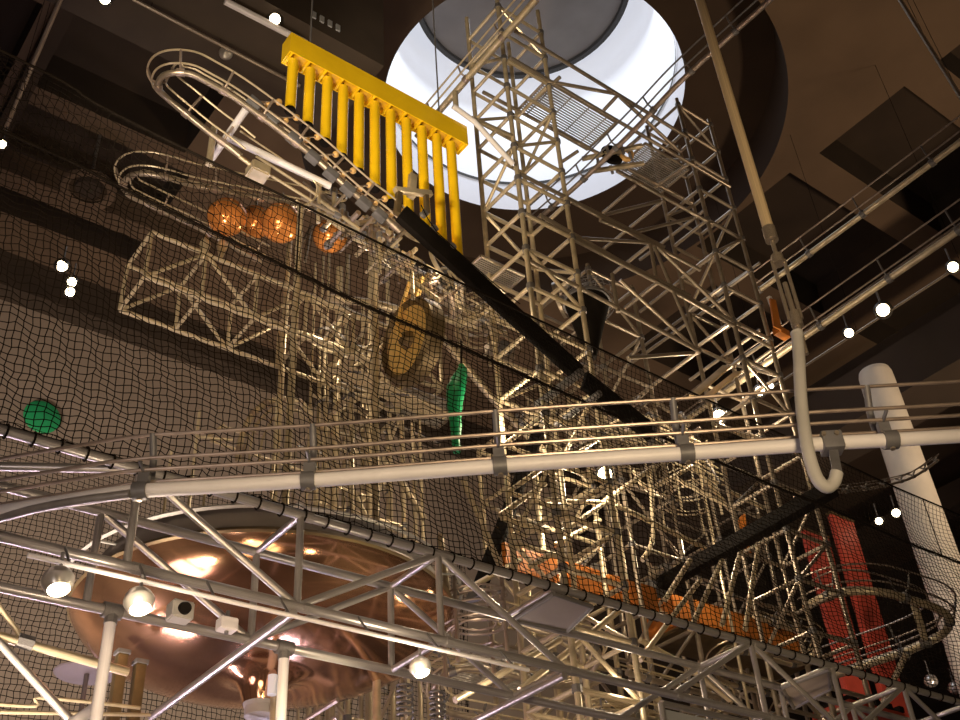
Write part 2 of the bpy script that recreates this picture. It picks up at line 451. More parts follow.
# lower left pipes
t = thing('net_boom', W(0.2, 6.0, 2.0), 'pale horizontal pipe with a dark clamp low at the bottom left', 'pipe')
a, b = at(-60, 620, y=6.2), at(128, 672, y=6.2)
tube(t, 'pipe', a, b, 0.028, 'cream'); q = at(25, 642, y=6.2); coupler(t, q, b - a, 0.045, 0.09)
tube(t, 'stay', q, at(-14, 588, y=6.2), 0.018, 'cream'); tube(t, 'stay', at(-10, 632, y=6.2), at(75, 725, y=6.2), 0.026, 'silver')
t = thing('handrail_loop', at(40, 703, y=6.6), 'thin pale handrail loop at the bottom left corner', 'handrail')
sweep(t, 'rail', smooth_path([at(-5, 704, y=6.5), at(36, 706, y=6.5), at(38, 698, y=6.5), at(90, 702, y=6.5), at(140, 708, y=6.5)], 4), 0.012, 'cream', 8)
tube(t, 'rail', at(-5, 712, y=6.5), at(150, 715, y=6.5), 0.012, 'cream', 8)
sweep(t, 'rail_end', smooth_path([at(70, 725, y=5.6), at(92, 710, y=5.6), at(99, 704, y=5.6)], 3), 0.03, 'white', 10)

# ------------------------------------------------------------------ copper dish
D = at(266, 621, r=8.62); s = 1.41
t = thing('copper_dish', D, 'large polished copper dish with a neck hanging behind the truss', 'dish')
prof = [(1.0, 0.0), (0.985, -0.03), (0.95, -0.08), (0.87, -0.155), (0.74, -0.225), (0.56, -0.275), (0.38, -0.295), (0.27, -0.30), (0.19, -0.315), (0.135, -0.35), (0.11, -0.40), (0.095, -0.45)]
lathe(t, 'bowl', [(a * s, b * s) for a, b in prof], D, 'dish', seg=96)
lathe(t, 'rim', [(1.0 * s, 0.0), (1.012 * s, 0.01 * s), (1.0 * s, 0.03 * s), (0.97 * s, 0.03 * s)], D, 'bronze', seg=96)
lathe(t, 'collar', [(0.985 * s, 0.03 * s), (0.96 * s, 0.10 * s), (0.90 * s, 0.20 * s), (0.55 * s, 0.26 * s), (0.1 * s, 0.28 * s)], D, 'panel', seg=72)
dn = lathe(t, 'neck', [(0.092 * s, -0.45 * s), (0.085 * s, -0.47 * s), (0.082 * s, -0.47 * s), (0.082 * s, -0.515 * s), (0.06 * s, -0.52 * s), (0.0, -0.52 * s)], D, 'greylt', seg=32)
sub(dn, 'light_tube', D + V((-0.02, -0.20, -0.45 * s)), D + V((-0.02, -0.20, -0.35 * s)), 0.035, 'bulbtube', 16)
for k in range(8):
    a_ = k * math.pi / 4 + 0.3
    q = D + V((math.cos(a_) * 0.6 * s, math.sin(a_) * 0.6 * s, 0.2 * s)); tube(t, 'hanger', q, q + V((0, 0, 1.2)), 0.012, 'cream', 6)
lathe(t, 'hoop', [(1.05 * s, 0.10 * s), (1.06 * s, 0.112 * s), (1.05 * s, 0.124 * s), (1.04 * s, 0.112 * s), (1.05 * s, 0.10 * s)], D, 'greylt', seg=72)
for k in range(6):
    a_ = k * math.pi / 3 + 0.2
    tube(t, 'hoop_stay', D + V((math.cos(a_) * 0.93 * s, math.sin(a_) * 0.93 * s, 0.13 * s)), D + V((math.cos(a_) * 1.05 * s, math.sin(a_) * 1.05 * s, 0.112 * s)), 0.01, 'greylt', 6)
# frame that carries the dish
t = thing('dish_frame', W(D.x, D.y, -1.6), 'spindly cream tube stand below the copper dish', 'stand')
for dx, dy in ((-0.35, 0), (0.35, 0), (0, 0.35), (0.9, 0.5), (-0.9, 0.5)):
    tube(t, 'leg', V((D.x + dx * 1.7, D.y + dy, 0)), V((D.x + dx, D.y + dy * 0.7, D.z - 0.60 * s)), 0.02, 'rod')
for z in (0.62, 0.7, 0.85):
    tube(t, 'spreader', D + V((-0.9, 0.1, -z * s)), D + V((0.95, 0.1, -(z - 0.03) * s)), 0.015, 'rod')
    tube(t, 'spreader', D + V((0.1, -0.9, -z * s)), D + V((0.1, 0.9, -(z + 0.02) * s)), 0.015, 'rod')
for k in range(9):
    tube(t, 'spreader', D + V((-0.95 + k * 0.22, -0.4, -0.7 * s)), D + V((-0.95 + k * 0.22 + 0.3, 0.5, -0.75 * s)), 0.011, 'rod', 6)
for k, (px, py, px2, py2) in enumerate(((120, 640, 110, 725), (140, 660, 130, 725), (110, 660, 120, 725))):
    pass
for px, py, px2, py2, lab in ((122, 655, 112, 725, 'dark post behind the white support pipe, nearer to it'), (140, 665, 132, 725, 'dark post under the copper dish edge, beside a white bracket')):
    a = at(px, py, y=7.0); p = thing('dark_post', W(a.x, 7.0, -1.6), lab, 'post')
    bar(p, 'post', V((a.x, 7.0, 0)), a, 0.07, 0.07, 'bronze'); bar(p, 'cap', a, a + V((0, 0, 0.03)), 0.09, 0.09, 'clamp')

# ------------------------------------------------------------------ curved white ball track in front
ZR = 2.43
cp = [(-150, 540), (-60, 523), (0, 512), (65, 501.5), (130, 492), (225, 486), (320, 480), (410, 473), (500, 466), (600, 459), (700, 452.5), (820, 444), (890, 440), (960, 436), (1040, 431), (1160, 424), (1320, 416)]
path = smooth_path([at(px, py, z=ZR) for px, py in cp], 8)
t = thing('curved_rail', path[0], 'thick white curved ball track pipe with four thin guide rods crossing the front', 'ball track')
sweep(t, 'main_pipe', path, 0.031, 'white', 18)
def offp(p, i, a, h):
    d = path[min(i + 1, len(path) - 1)] - path[max(i - 1, 0)]
    sd = V((0, 0, 1)).cross(d).normalized()     # away from the viewer
    return p + sd * a + V((0, 0, h))
RODS = ((0.07, 0.085), (0.0, 0.105), (-0.06, 0.125), (0.05, 0.318))
sweep(t, 'lower_pipe', smooth_path([at(px, py, z=ZR - 0.03) for px, py in ((-120, 541), (-60, 531), (0, 518), (40, 508), (85, 500), (130, 494))], 5), 0.02, 'silver', 12)
for a, h in RODS:
    sweep(t, 'guide_rod', [offp(p, i, a, h) for i, p in enumerate(path)], 0.0085, 'rod', 8)
def near_px(px):
    best = min(range(len(path)), key=lambda i: abs(proj(path[i])[0] - px)); return best
def proj(P):
    c = ROT.transposed() @ (V(P) - EYE); return 480 + FPX * c.x / -c.z, 360 - FPX * c.y / -c.z
for px in (137, 313, 500, 690, 887):
    i = near_px(px); p = path[i]; d = (path[i + 1] - path[i - 1]).normalized(); sd = V((0, 0, 1)).cross(d).normalized()
    bm = bmesh.new()
    sweep_bm(bm, [p - d * 0.03, p + d * 0.03], 0.042, 16)
    bar_bm(bm, p + V((0, 0, 0.03)) + sd * 0.02, p + V((0, 0, 0.10)) + sd * 0.02, 0.05, 0.03, sd)
    c = [p + V((0, 0, 0.06)) + sd * 0.085, p + V((0, 0, 0.13)) + sd * 0.105, p + V((0, 0, 0.20)) + sd * 0.105, p + V((0, 0, 0.25)) + sd * 0.085, p + V((0, 0, 0.325)) + sd * 0.05]
    sweep_bm(bm, smooth_path([p + V((0, 0, 0.045))] + c, 4), 0.016, 10)
    sweep_bm(bm, [p + V((0, 0, 0.085)) + sd * 0.08, p + V((0, 0, 0.115)) - sd * 0.06], 0.008, 6)
    bk = put('bracket', finish(bm, M['grey']), t)
    sub(bk, 'bolt', p + V((0, 0, -0.048)), p + V((0, 0, -0.036)), 0.012, 'steel', 8)

# hanging pole with turnbuckle, sleeve and hook that holds the curved track
PX, PY = 3.73, 2.167
zz = lambda py, px: (at(px, py, y=PY).z - 1.6)
t = thing('hanging_pole', W(PX, PY, H), 'long pale vertical pole hanging from the ceiling at the right', 'pole')
tube(t, 'pole', W(PX, PY, zz(232, 769)), W(PX, PY, H), 0.028, 'poleg', 18)
tube(t, 'collar', W(PX, PY, zz(240, 771)), W(PX, PY, zz(228, 768)), 0.033, 'steel', 18)
t = thing('turnbuckle', W(PX, PY, zz(330, 794)), 'steel turnbuckle with two side rods between the pole and the grey sleeve', 'turnbuckle')
def seg_(n_, p1, p2, r, m, dx=0.0):
    return tube(t, n_, W(PX + dx, PY - dx, zz(p1, 770)), W(PX + dx, PY - dx, zz(p2, 770)), r, m, 12)
seg_('eye_rod', 240, 256, 0.011, 'steel'); seg_('upper_yoke', 252, 259, 0.030, 'steel')
seg_('side_rod', 256, 306, 0.009, 'steel', 0.02); seg_('side_rod', 256, 306, 0.009, 'steel', -0.02)
seg_('lower_yoke', 300, 312, 0.028, 'steel'); seg_('screw', 275, 312, 0.012, 'steel'); seg_('thread_rod', 312, 336, 0.013, 'steel')
t = thing('hanging_hook', W(PX, PY, zz(335, 797)), 'grey curved hook pipe that bends up under the white track clamp', 'pipe')
yk = PY
hp = [at(797, 334, y=yk), at(799, 355, y=yk), at(800, 380, y=yk), at(802, 410, y=yk), at(806, 440, y=yk), at(811, 462, y=yk), at(818, 480, y=yk), at(827, 487, y=yk - 0.01), at(834, 482, y=yk - 0.03), at(837, 472, y=yk - 0.05)]
hp = smooth_path(hp, 6)
sweep(t, 'sleeve', hp, 0.027, 'greylt', 18)
lathe(t, 'end_hole', [(0.0, 0.004), (0.015, 0.004), (0.017, 0.0)], hp[-1], 'black', hp[-1] - hp[-2], 18)
lathe(t, 'top_cap', [(0.029, -0.03), (0.029, 0.01), (0.016, 0.022), (0, 0.024)], hp[0], 'greylt', V((0, 0, 1)), 18)
i = near_px(832); p = path[i]; d = (path[i + 1] - path[i - 1]).normalized()
t = thing('track_clamp', p, 'bolted grey clamp block joining the white track to the hook pipe', 'clamp')
bar(t, 'block', p - d * 0.045, p + d * 0.045, 0.085, 0.085, 'grey', bevel=0.008)
for s_ in (-1, 1):
    q = p + d * 0.028 * s_ + V((0, 0, 0.02)) + V((-0.6, -0.5, 0)).normalized() * 0.045
    lathe(t, 'bolt', [(0, 0.012), (0.010, 0.012), (0.010, 0)], q, 'steel', V((-0.6, -0.5, 0)), 8)
bar(t, 'strap', p + V((0, 0, -0.03)), hp[-1] + V((0, 0, -0.01)), 0.04, 0.014, 'grey', up=V((1, 1, 0)))

# ------------------------------------------------------------------ nets
def build_net(name, us, vs, fn, r, parent, m='net', diamond=False):
    bm = bmesh.new(); nu, nv = len(us), len(vs)
    P = [[fn(u, v, i, j) for j, v in enumerate(vs)] for i, u in enumerate(us)]
    def strand(ps):
        prev = None
        for k, p in enumerate(ps):
            d = (ps[min(k + 1, len(ps) - 1)] - ps[max(k - 1, 0)]).normalized()
            n1 = V((0, 1, 0.2)); n1 = (n1 - d * n1.dot(d)).normalized(); n2 = d.cross(n1)
            ring = [bm.verts.new(p + (n1 * math.cos(a) + n2 * math.sin(a)) * r) for a in (0, 2.094, 4.189)]
            if prev:
                for a in range(3): bm.faces.new((prev[a], prev[(a + 1) % 3], ring[(a + 1) % 3], ring[a]))
            prev = ring
    for i in range(nu): strand(P[i])
    for j in range(nv): strand([P[i][j] for i in range(nu)])
    return put(name, finish(bm, M[m]), parent)

YN = 4.82
def rope_z(x, tab):
    for (x0, z0), (x1, z1) in zip(tab, tab[1:]):
        if x <= x1: return z0 + (z1 - z0) * (x - x0) / (x1 - x0)
    return tab[-1][1]
def rope_tab(pts): 
    L = [(-2, None)]; out = []
    for px, py in pts:
        q = at(px, py, y=YN); out.append((q.x, q.z - 1.6))
    return [(-3, out[0][1] + 0.05)] + out + [(16, out[-1][1])]
R1 = rope_tab([(0, 50), (95, 103), (183, 148), (300, 204), (440, 273), (587, 343), (744, 417), (841, 462), (897, 488), (960, 515)])
R2 = rope_tab([(0, 130), (120, 187), (280, 264), (353, 300), (440, 338), (573, 397), (760, 480), (827, 507), (916, 546), (960, 563)])
xs = [0.0]
while xs[-1] < 11.8: xs.append(xs[-1] + 0.040 * (1 + max(0, xs[-1] - 2.5) * 0.075))
def wob(x, z): return 0.05 * math.sin(x * 1.7 + z * 2.1) + 0.03 * math.sin(x * 4.3 - z * 3)
t = thing('safety_net', W(0, YN, Z1), 'large black safety net strung upright between the truss and the top rope', 'net')
def fn_lo(u, v, i, j):
    x = u; zt = rope_z(x, R2); z = Z1 + 0.02 + (zt - Z1) * v
    z += 0.012 * math.sin(i * 1.3 + j * 0.7) + (random.random() - .5) * 0.012 - 0.05 * math.sin(math.pi * v) * math.sin(x * 0.9)
    return W(x + (random.random() - .5) * 0.014 + 0.04 * math.sin(v * 5 + x * .5), YN + wob(x, z) * math.sin(math.pi * v), z)
build_net('netting', xs, [k / 44 for k in range(45)], fn_lo, 0.0033, t)
def fn_up(u, v, i, j):
    x = u; z0, z1 = rope_z(x, R2), rope_z(x, R1); z = z0 + (z1 - z0) * v
    amp = 0.02 if x < 2 else 0.01
    z += amp * (1 if i % 2 else -1) * (1 if (i // 2 + j) % 2 else -1) * math.sin(math.pi * min(1, v * 1.0)) * (1 if x < 2.4 else 0.3)
    return W(x + (random.random() - .5) * 0.02, YN + 0.02 + wob(x, z) * math.sin(math.pi * v), z)
build_net('netting', xs, [k / 14 for k in range(15)], fn_up, 0.0026, t)
for tab, rr in ((R1, 0.009), (R2, 0.010)):
    sweep(t, 'border_rope', smooth_path([W(x, YN, z) for x, z in tab[:-1]] + [W(13.0, YN, tab[-1][1] - 0.02)], 4), rr, 'net', 6)
sweep(t, 'border_rope', [W(x * 0.5, YN - 0.01, Z1 + 0.035) for x in range(0, 25)], 0.009, 'net', 6)
for px, py0, py1 in ((922, 497, 553), (300, 204, 262)):
    a = at(px, py0, y=YN); 
    tube(t, 'hem_rope', V((a.x, YN, rope_z(a.x, R1) + 1.6)), V((a.x + 0.0, YN, rope_z(a.x, R2) + 1.6)), 0.006, 'net', 6)
for k in range(70):
    x = 0.35 + k * 0.125 * (1 + k * 0.004)
    bm = bmesh.new()
    sweep_bm(bm, [W(x, Y1 + 0.036 * math.cos(a_), Z1 + 0.036 * math.sin(a_)) for a_ in [q * math.pi / 5 for q in range(10)]], 0.006, 5, True)
    put('lashing_loop', finish(bm, M['net']), t)
# rear net against the taupe wall
t = thing('safety_net', W(0.2, 9.6, 0.0), 'finer black net hung behind the copper dish, in front of the taupe wall', 'net')
xs2 = [0.6 + k * 0.052 for k in range(133)]
build_net('netting', xs2, [k / 112 for k in range(113)], lambda u, v, i, j: W(u + (random.random() - .5) * 0.02 + 0.05 * math.sin(v * 9), 9.6 + 0.06 * math.sin(u * 2 + v * 7), 0.2 + v * 5.9 + (random.random() - .5) * 0.015), 0.0038, t)
for x in (0.6, 7.4): tube(t, 'hem_rope', W(x, 9.6, -1.6), W(x, 9.6, 6.1), 0.008, 'net', 6)
sweep(t, 'border_rope', [W(0.6 + k * 0.57, 9.6, 6.1 - 0.05 * math.sin(k * 0.26)) for k in range(13)], 0.012, 'net', 6)

# ------------------------------------------------------------------ chimes
yb = 5.80
a = at(296, 36, y=yb); b = at(467, 127, y=yb)
zt = 1.492 * yb; hB, dB = 0.275, 0.17
t = thing('chime_rail', W(a.x, yb, zt - hB), 'yellow channel beam hanging at a slant above the row of chime tubes', 'beam')
bm = bmesh.new()
xa, xb = a.x - 0.05, b.x
for lo, hi in (((xa, yb, zt - hB), (xb, yb + 0.012, zt)), ((xa, yb + dB - 0.012, zt - hB), (xb, yb + dB, zt)), ((xa, yb + 0.012, zt - 0.012), (xb, yb + dB - 0.012, zt)), ((xa, yb + 0.012, zt - hB), (xa + 0.012, yb + dB - 0.012, zt - 0.012)), ((xb - 0.012, yb + 0.012, zt - hB), (xb, yb + dB - 0.012, zt - 0.012))):
    lo, hi = W(*lo), W(*hi); c = (lo + hi) / 2; s_ = hi - lo
    bmesh.ops.create_cube(bm, size=1, matrix=Matrix.Translation(c) @ Matrix.Diagonal((s_.x, s_.y, s_.z, 1)))
put('channel', finish(bm, M['yellow'], False), t)
boxw(t, 'inner_plate', W(xa + 0.012, yb + 0.012, zt - hB + 0.05), W(xb - 0.012, yb + dB - 0.012, zt - hB + 0.06), 'yellowdk')
for k in range(12):
    x = xa + 0.03 + k * (xb - xa - 0.06) / 11
    boxw(t, 'divider', W(x - 0.012, yb + 0.012, zt - hB + 0.002), W(x + 0.012, yb + dB - 0.012, zt - hB + 0.05), 'yellow')
for s_ in (0.12, 0.86):
    x = xa + (xb - xa) * s_
    tube(t, 'hanger', W(x, yb + dB / 2, zt), W(x, yb + dB / 2, H), 0.008, 'clamp', 6)
bots = [(290, 106), (307.5, 122), (325.3, 138), (341.7, 153), (358.5, 168), (375, 184), (392, 199), (409, 214), (426, 229), (442.5, 244), (458.3, 256)]
yt = yb + dB / 2
ordn = ['shortest yellow chime tube, at the left end of the yellow beam'] + ['%s shortest yellow chime tube under the yellow beam' % w for w in ('second', 'third', 'fourth', 'fifth')] + ['middle yellow chime tube, sixth along the beam'] + ['%s longest yellow chime tube under the yellow beam' % w for w in ('fifth', 'fourth', 'third', 'second')] + ['longest yellow chime tube, at the right end of the yellow beam']
for (px, py), lab in zip(bots, ordn):
    q = at(px, py + 5, y=yt); r = 0.050
    c = thing('chime_tube', q, lab, 'chime', 'yellow chime tubes under the beam')
    ct = sub(c, 'tube', V((q.x, yt, q.z + 0.03)), V((q.x, yt, zt - hB + 1.6 - 0.015)), r, 'yellow', 24)
    lathe(ct, 'end_cap', [(0, -0.012), (r * 0.9, -0.012), (r * 1.03, 0.0), (r * 1.03, 0.018), (r, 0.018)], q, 'black', seg=24)
    tube(c, 'cord', V((q.x, yt, zt - hB + 1.6 - 0.02)), V((q.x, yt, zt - hB + 1.6 + 0.05)), 0.008, 'net', 6)

# mallet track under the chimes: horizontal loop at the left, then along the chimes
ym = 5.62
loop = [at(240, 156, y=6.05), at(225, 144, y=6.05), at(207, 131, y=6.05), at(186, 114, y=6.05), at(167, 98, y=6.04), at(158.5, 88, y=5.97), at(161, 78, y=5.82), at(172, 73, y=5.70), at(190, 74, y=5.63), at(207, 82, y=5.61), at(233, 97, y=5.6), at(267, 121, y=5.6), at(292, 140, y=5.6), at(317, 160, y=5.6), at(342, 183, y=5.6), at(362, 200, y=5.6), at(382, 215, y=5.6), at(400, 232, y=5.6)]
track('looped_rail', loop, 'steel ball track making a narrow U-turn at the upper left, below the chimes', 'steel', 0.026, ((0.055, 0.05), (-0.055, 0.05), (0.10, 0.16), (-0.10, 0.2)), 0.009, 0.33, 'cream', 'rod')
stations = [(254, 101), (272, 117), (294, 137), (313, 155), (331, 172), (348, 187), (364, 201), (380, 213)]
for k, (px, py) in enumerate(stations):
    q = at(px, py + 2, y=5.6)
    c = thing('mallet', q, '%s mallet clamp with tan balls, counted from the track loop' % ('first', 'second', 'third', 'fourth', 'fifth', 'sixth', 'seventh', 'last')[k], 'mallet', 'mallets along the chime track')
    bar(c, 'clamp', q + V((-0.055, 0, 0.02)), q + V((0.055, 0, -0.03)), 0.07, 0.085, 'grey', bevel=0.01)
    for dx, dz in ((0.05, 0.16), (0.15, 0.26)):
        e = q + V((dx + 0.10, 0.06, dz - 0.02)); am = sub(c, 'arm', q + V((0, 0, 0.02)), e, 0.008, 'rod', 6)
        lathe(am, 'ball', [(0.03 * math.cos(x_), 0.03 * math.sin(x_)) for x_ in [math.radians(-90 + 20 * j) for j in range(10)]], e, 'tan', seg=16)

# second loop behind the net
loop2 = [(330, 214, 8.0), (303, 207, 8.0), (253, 197, 8.0), (220, 190.5, 8.0), (189, 184, 8.0), (168, 178, 8.0), (148, 174, 8.05), (132, 175, 8.18), (124, 183, 8.38), (128, 194, 8.52), (143, 202, 8.56), (162, 211, 8.56), (203, 230, 8.56), (237, 249, 8.56), (262, 262, 8.56)]
track('looped_rail', [at(px, py, y=y) for px, py, y in loop2], 'flat ball track loop behind the net beside the copper spheres', 'steel', 0.030, ((0.06, 0.06), (-0.06, 0.06), (0.12, 0.16), (-0.12, 0.2)), 0.010, 0.55, 'cream', 'rod')
# upper white pipes and arms near the loop
t = thing('pipe_bracket', at(233, 140, y=6.3), 'bare white pipe bracket with a forked arm holding the upper left loop', 'bracket')
tube(t, 'pipe', at(229, 138, y=6.3), at(330, 186, y=6.3), 0.036, 'white'); tube(t, 'arm', at(247, 108, y=5.7), at(212, 158, y=6.5), 0.032, 'white')
tube(t, 'arm', at(214, 128, y=6.3), at(209, 165, y=6.3), 0.03, 'cream'); tube(t, 'arm', at(226, 146, y=6.3), at(262, 173, y=6.3), 0.022, 'cream')
tube(t, 'rod', at(240, 131, y=6.3), at(322, 186, y=6.3), 0.009, 'cream', 6); tube(t, 'rod', at(246, 160, y=6.3), at(312, 201, y=6.3), 0.014, 'cream', 6)
tube(t, 'rod', at(256, 156, y=6.3), at(318, 196, y=6.3), 0.014, 'cream', 6)
sweep(t, 'hoop', smooth_path([at(313, 180, y=6.3), at(317, 186, y=6.3), at(315, 198, y=6.3), at(304, 205, y=6.3), at(296, 200, y=6.3)], 4), 0.010, 'cream', 6)
q = at(258, 172, y=6.3); boxw(t, 'motor_box', q - V((0.09, 0.08, 0.06)), q + V((0.09, 0.08, 0.06)), 'cream', bevel=0.012)
# ------------------------------------------------------------------ copper spheres
for px, py, rp, lab, y in ((227, 217, 19, 'brightest copper sphere, leftmost behind the net', 8.1), (255, 222, 16.5, 'dim copper sphere between two brighter ones behind the net', 8.5), (281, 223, 20, 'copper sphere behind the net beside a cream post', 8.1), (330, 236, 17, 'partly hidden copper sphere right of the cream post', 8.5)):
    p = at(px, py, y=y); r = (p - EYE).length * rp / FPX
    t = thing('copper_sphere', p, lab, 'sphere')
    lathe(t, 'shell', [(r * math.cos(x_), r * math.sin(x_)) for x_ in [math.radians(-90 + 11.25 * j) for j in range(17)]], p, 'copper', seg=36)
    lathe(t, 'seam', [(r * 1.0, -0.008), (r * 1.025, 0), (r * 1.0, 0.008)], p, 'bronze', V((0.3, 0.1, 1)), 36)
    tube(t, 'hanger', p + V((0, 0, r * 0.95)), p + V((0, 0, r + 0.25)), 0.012, 'steel', 8)

# ------------------------------------------------------------------ upper left lattice bridge
yl = 8.2; z_ = 0.888 * yl
a = W(0.318 * yl, yl, z_); b = W(6.2, yl, z_)
t = thing('lattice_bridge', a, 'silver square lattice bridge jutting out level behind the net at the left', 'truss')
lattice(t, a, b, V((0, 0, 0.073 * yl)), V((0, 0.075 * yl, 0)), 0.62, 0.026, 0.022, 'cream')
for q in (at(205, 245, y=yl), at(222, 247, y=8.3)):
    lathe(t, 'foot_cone', [(0.0, 0.16), (0.05, 0.05), (0.06, 0.0), (0.02, -0.16), (0, -0.2)], q, 'cream', seg=14)

# ------------------------------------------------------------------ main scaffold towers
def lowclr(t): return t
ztower('scaffold_tower', (5.6, 6.28), (5.9, 6.5), 11.85, 'tall cream scaffold tower standing in the centre below the skylight', 0.027, 0.5, phase=0.37, brace=4)
ztower('scaffold_tower', (8.8, 9.45), (5.9, 6.5), 11.85, 'tall grey-brown scaffold tower at the right, near the hanging pole', 0.027, 0.55, m='steel', phase=0.05, brace=4)
# rear and lower bays
ztower('scaffold_tower', (7.55, 8.3), (6.9, 7.9), 8.9, 'scaffold tower behind the bridge, between the two tall towers', 0.026, 0.75, m='steel')
ztower('scaffold_tower', (5.05, 5.7), (8.3, 9.0), 7.6, 'cream scaffold tower behind the brass gong', 0.026, 0.7)
ztower('scaffold_tower', (6.6, 7.4), (7.2, 8.1), 6.6, 'short cream scaffold tower behind the white track near the orange panels', 0.028, 0.68)
ztower('scaffold_tower', (9.9, 10.8), (7.6, 8.5), 6.9, 'scaffold tower in the rear beside the red columns', 0.026, 0.75, m='steel')
ztower('scaffold_tower', (6.0, 6.9), (10.4, 11.3), 8.2, 'rearmost scaffold tower before the taupe wall', 0.028, 0.9)

# bridge between the two tall towers
t = thing('scaffold_bridge', W(6.28, 5.4, 9.0), 'long scaffold bridge spanning between the two tall towers', 'scaffold')
def S(p1, p2, kind='X', y0=5.9, r=0.024, name='ledger', m='steel', z0=None):
    P1 = at(*p1, y=y0) if z0 is None else at(*p1, z=z0)
    P2 = at(*p2, x=P1.x) if kind == 'Y' else (at(*p2, y=y0) if z0 is None else at(*p2, z=z0))
    return tube(t, name, P1, P2, r, m)
Zd = 10.4
for p1, p2 in (((515, 31), (687, 137)), ((509, 57), (730, 187)), ((483, 92), (692, 203)), ((552, 82), (617, 94)), ((617, 96), (604, 110)), ((620, 97), (680, 152)), ((655, 187), (690, 163)), ((560, 77), (532, 103)), ((640, 137), (612, 160)), ((578, 151), (560, 163))):
    S(p1, p2, z0=Zd, name='deck_tube')
for p1, p2, k in (((600, 220), (653, 242), 'X'), ((527, 260), (697, 350), 'X'), ((540, 215), (772, 348), 'X'), ((569, 237), (760, 335), 'X'), ((520, 174), (664, 247), 'X'), ((526, 214), (690, 296), 'X'), ((565, 198), (700, 270), 'X'), ((617, 171), (712, 224), 'X')):
    S(p1, p2, k, name='ledger')
for p1, p2 in (((653, 243), (740, 327)), ((653, 243), (697, 348)), ((650, 242), (657, 283)), ((620, 280), (700, 353)), ((628, 358), (693, 353)), ((573, 238), (653, 243)), ((612, 274), (618, 312)), ((604, 215), (660, 201)), ((636, 232), (692, 218))):
    S(p1, p2, 'D', name='brace', r=0.022)
for p1, p2 in (((760, 263), (627, 358)), ((657, 283), (620, 312)), ((652, 243), (614, 273)), ((636, 185), (603, 213)), ((664, 200), (600, 252)), ((705, 210), (640, 260)), ((720, 250), (640, 312)), ((735, 290), (600, 385)), ((700, 350), (640, 395)), ((760, 330), (690, 380)), ((772, 350), (700, 402))):
    S(p1, p2, 'Y', name='transom', r=0.022)
# gratings: frame plus slats
def grating(x0, x1, y0, y1, z, n, label, slat=0.011):
    t = thing('grating_platform', W(x0, y0, z), label, 'grating')
    bm = bmesh.new()
    for k in range(n):
        y = y0 + (y1 - y0) * (k + 0.5) / n
        bar_bm(bm, W(x0, y, z), W(x1, y, z), slat, 0.02)
    for k in range(4):
        x = x0 + (x1 - x0) * (k + 0.5) / 4
        bar_bm(bm, W(x, y0, z + 0.015), W(x, y1, z + 0.015), 0.012, 0.012)
    put('grating', finish(bm, M['grating'], False), t)
    for A, B in (((x0, y0), (x1, y0)), ((x1, y0), (x1, y1)), ((x1, y1), (x0, y1)), ((x0, y1), (x0, y0))):
        tube(t, 'edge_tube', W(*A, z + 0.0), W(*B, z + 0.0), 0.018, 'steel', 8)
    return t
grating(6.25, 7.4, 5.9, 6.45, Zd + 0.06, 16, 'steel grating platform right under the skylight beside the central tower')
grating(7.95, 8.75, 5.95, 6.5, Zd + 0.06, 18, 'steel grating platform next to the right tall tower')
g = 7.0
grating(0.80 * g, 0.91 * g, 1.15 * g, 1.22 * g, g, 9, 'striped grating platform below the brass gong', 0.022)
g = 7.5
grating(0.715 * g, 0.79 * g, 0.843 * g, 0.885 * g, g, 12, 'small striped grating platform behind the black arm')
grating(6.0, 7.2, 7.4, 8.4, 3.9, 20, 'low striped grating platform deep in the machine')
# machinery beside the top platform
p = at(612, 155, z=Zd)
t = thing('lift_head', p, 'dark chain drive head with tan wheels between the two top gratings', 'machine')
lathe(t, 'sprocket', [(0, 0.03), (0.14, 0.03), (0.16, 0.0), (0.14, -0.03), (0, -0.03)], p, 'black', V((0.3, 1, 0.1)), 20)
lathe(t, 'wheel', [(0.06, 0.03), (0.10, 0.03), (0.11, 0.0), (0.10, -0.03), (0.06, -0.03)], p + V((0.16, -0.1, 0.02)), 'tan', V((0.3, 1, 0.2)), 20)
bar(t, 'plate', p + V((-0.3, 0.25, -0.03)), p + V((0.2, -0.35, -0.02)), 0.05, 0.05, 'cream'); bar(t, 'plate', p + V((-0.1, 0.35, -0.06)), p + V((0.42, -0.15, -0.04)), 0.05, 0.05, 'cream')
for k in range(7):
    a_ = k * 0.9; q = p + V((math.cos(a_) * 0.22, math.sin(a_) * 0.22, 0.05 * math.sin(k)))
    tube(t, 'link', q, q + V((0.09, 0.06, -0.05)), 0.02, 'clamp', 8)

# ------------------------------------------------------------------ ball tracks along the hall depth (Y) and others
xA = 9.9; za = 0.915 * xA
track('track_rail', [W(xA, 0.22 * xA, za + 0.05), W(xA, 0.4 * xA, za), W(xA, 0.62 * xA, za - 0.03)], 'upper of two long rails running to the right tower', 'cream', 0.036, ((0.07, 0.07), (-0.07, 0.07), (-0.11, 0.22)), 0.011, 0.75, 'rod', 'clamp', n=8)
zb = 0.808 * xA
track('track_rail', [W(xA, 0.2 * xA, zb + 0.06), W(xA, 0.45 * xA, zb), W(xA, 0.70 * xA, zb - 0.06), W(xA - 0.02, 0.79 * xA, zb - 0.12)], 'lower of two long rails running past the hook pipe', 'cream', 0.040, ((0.07, 0.07), (-0.07, 0.07), (0.11, 0.16), (-0.11, 0.26)), 0.011, 0.75, 'rod', 'clamp', n=8)
xT = 5.25; zT = 1.925 * xT
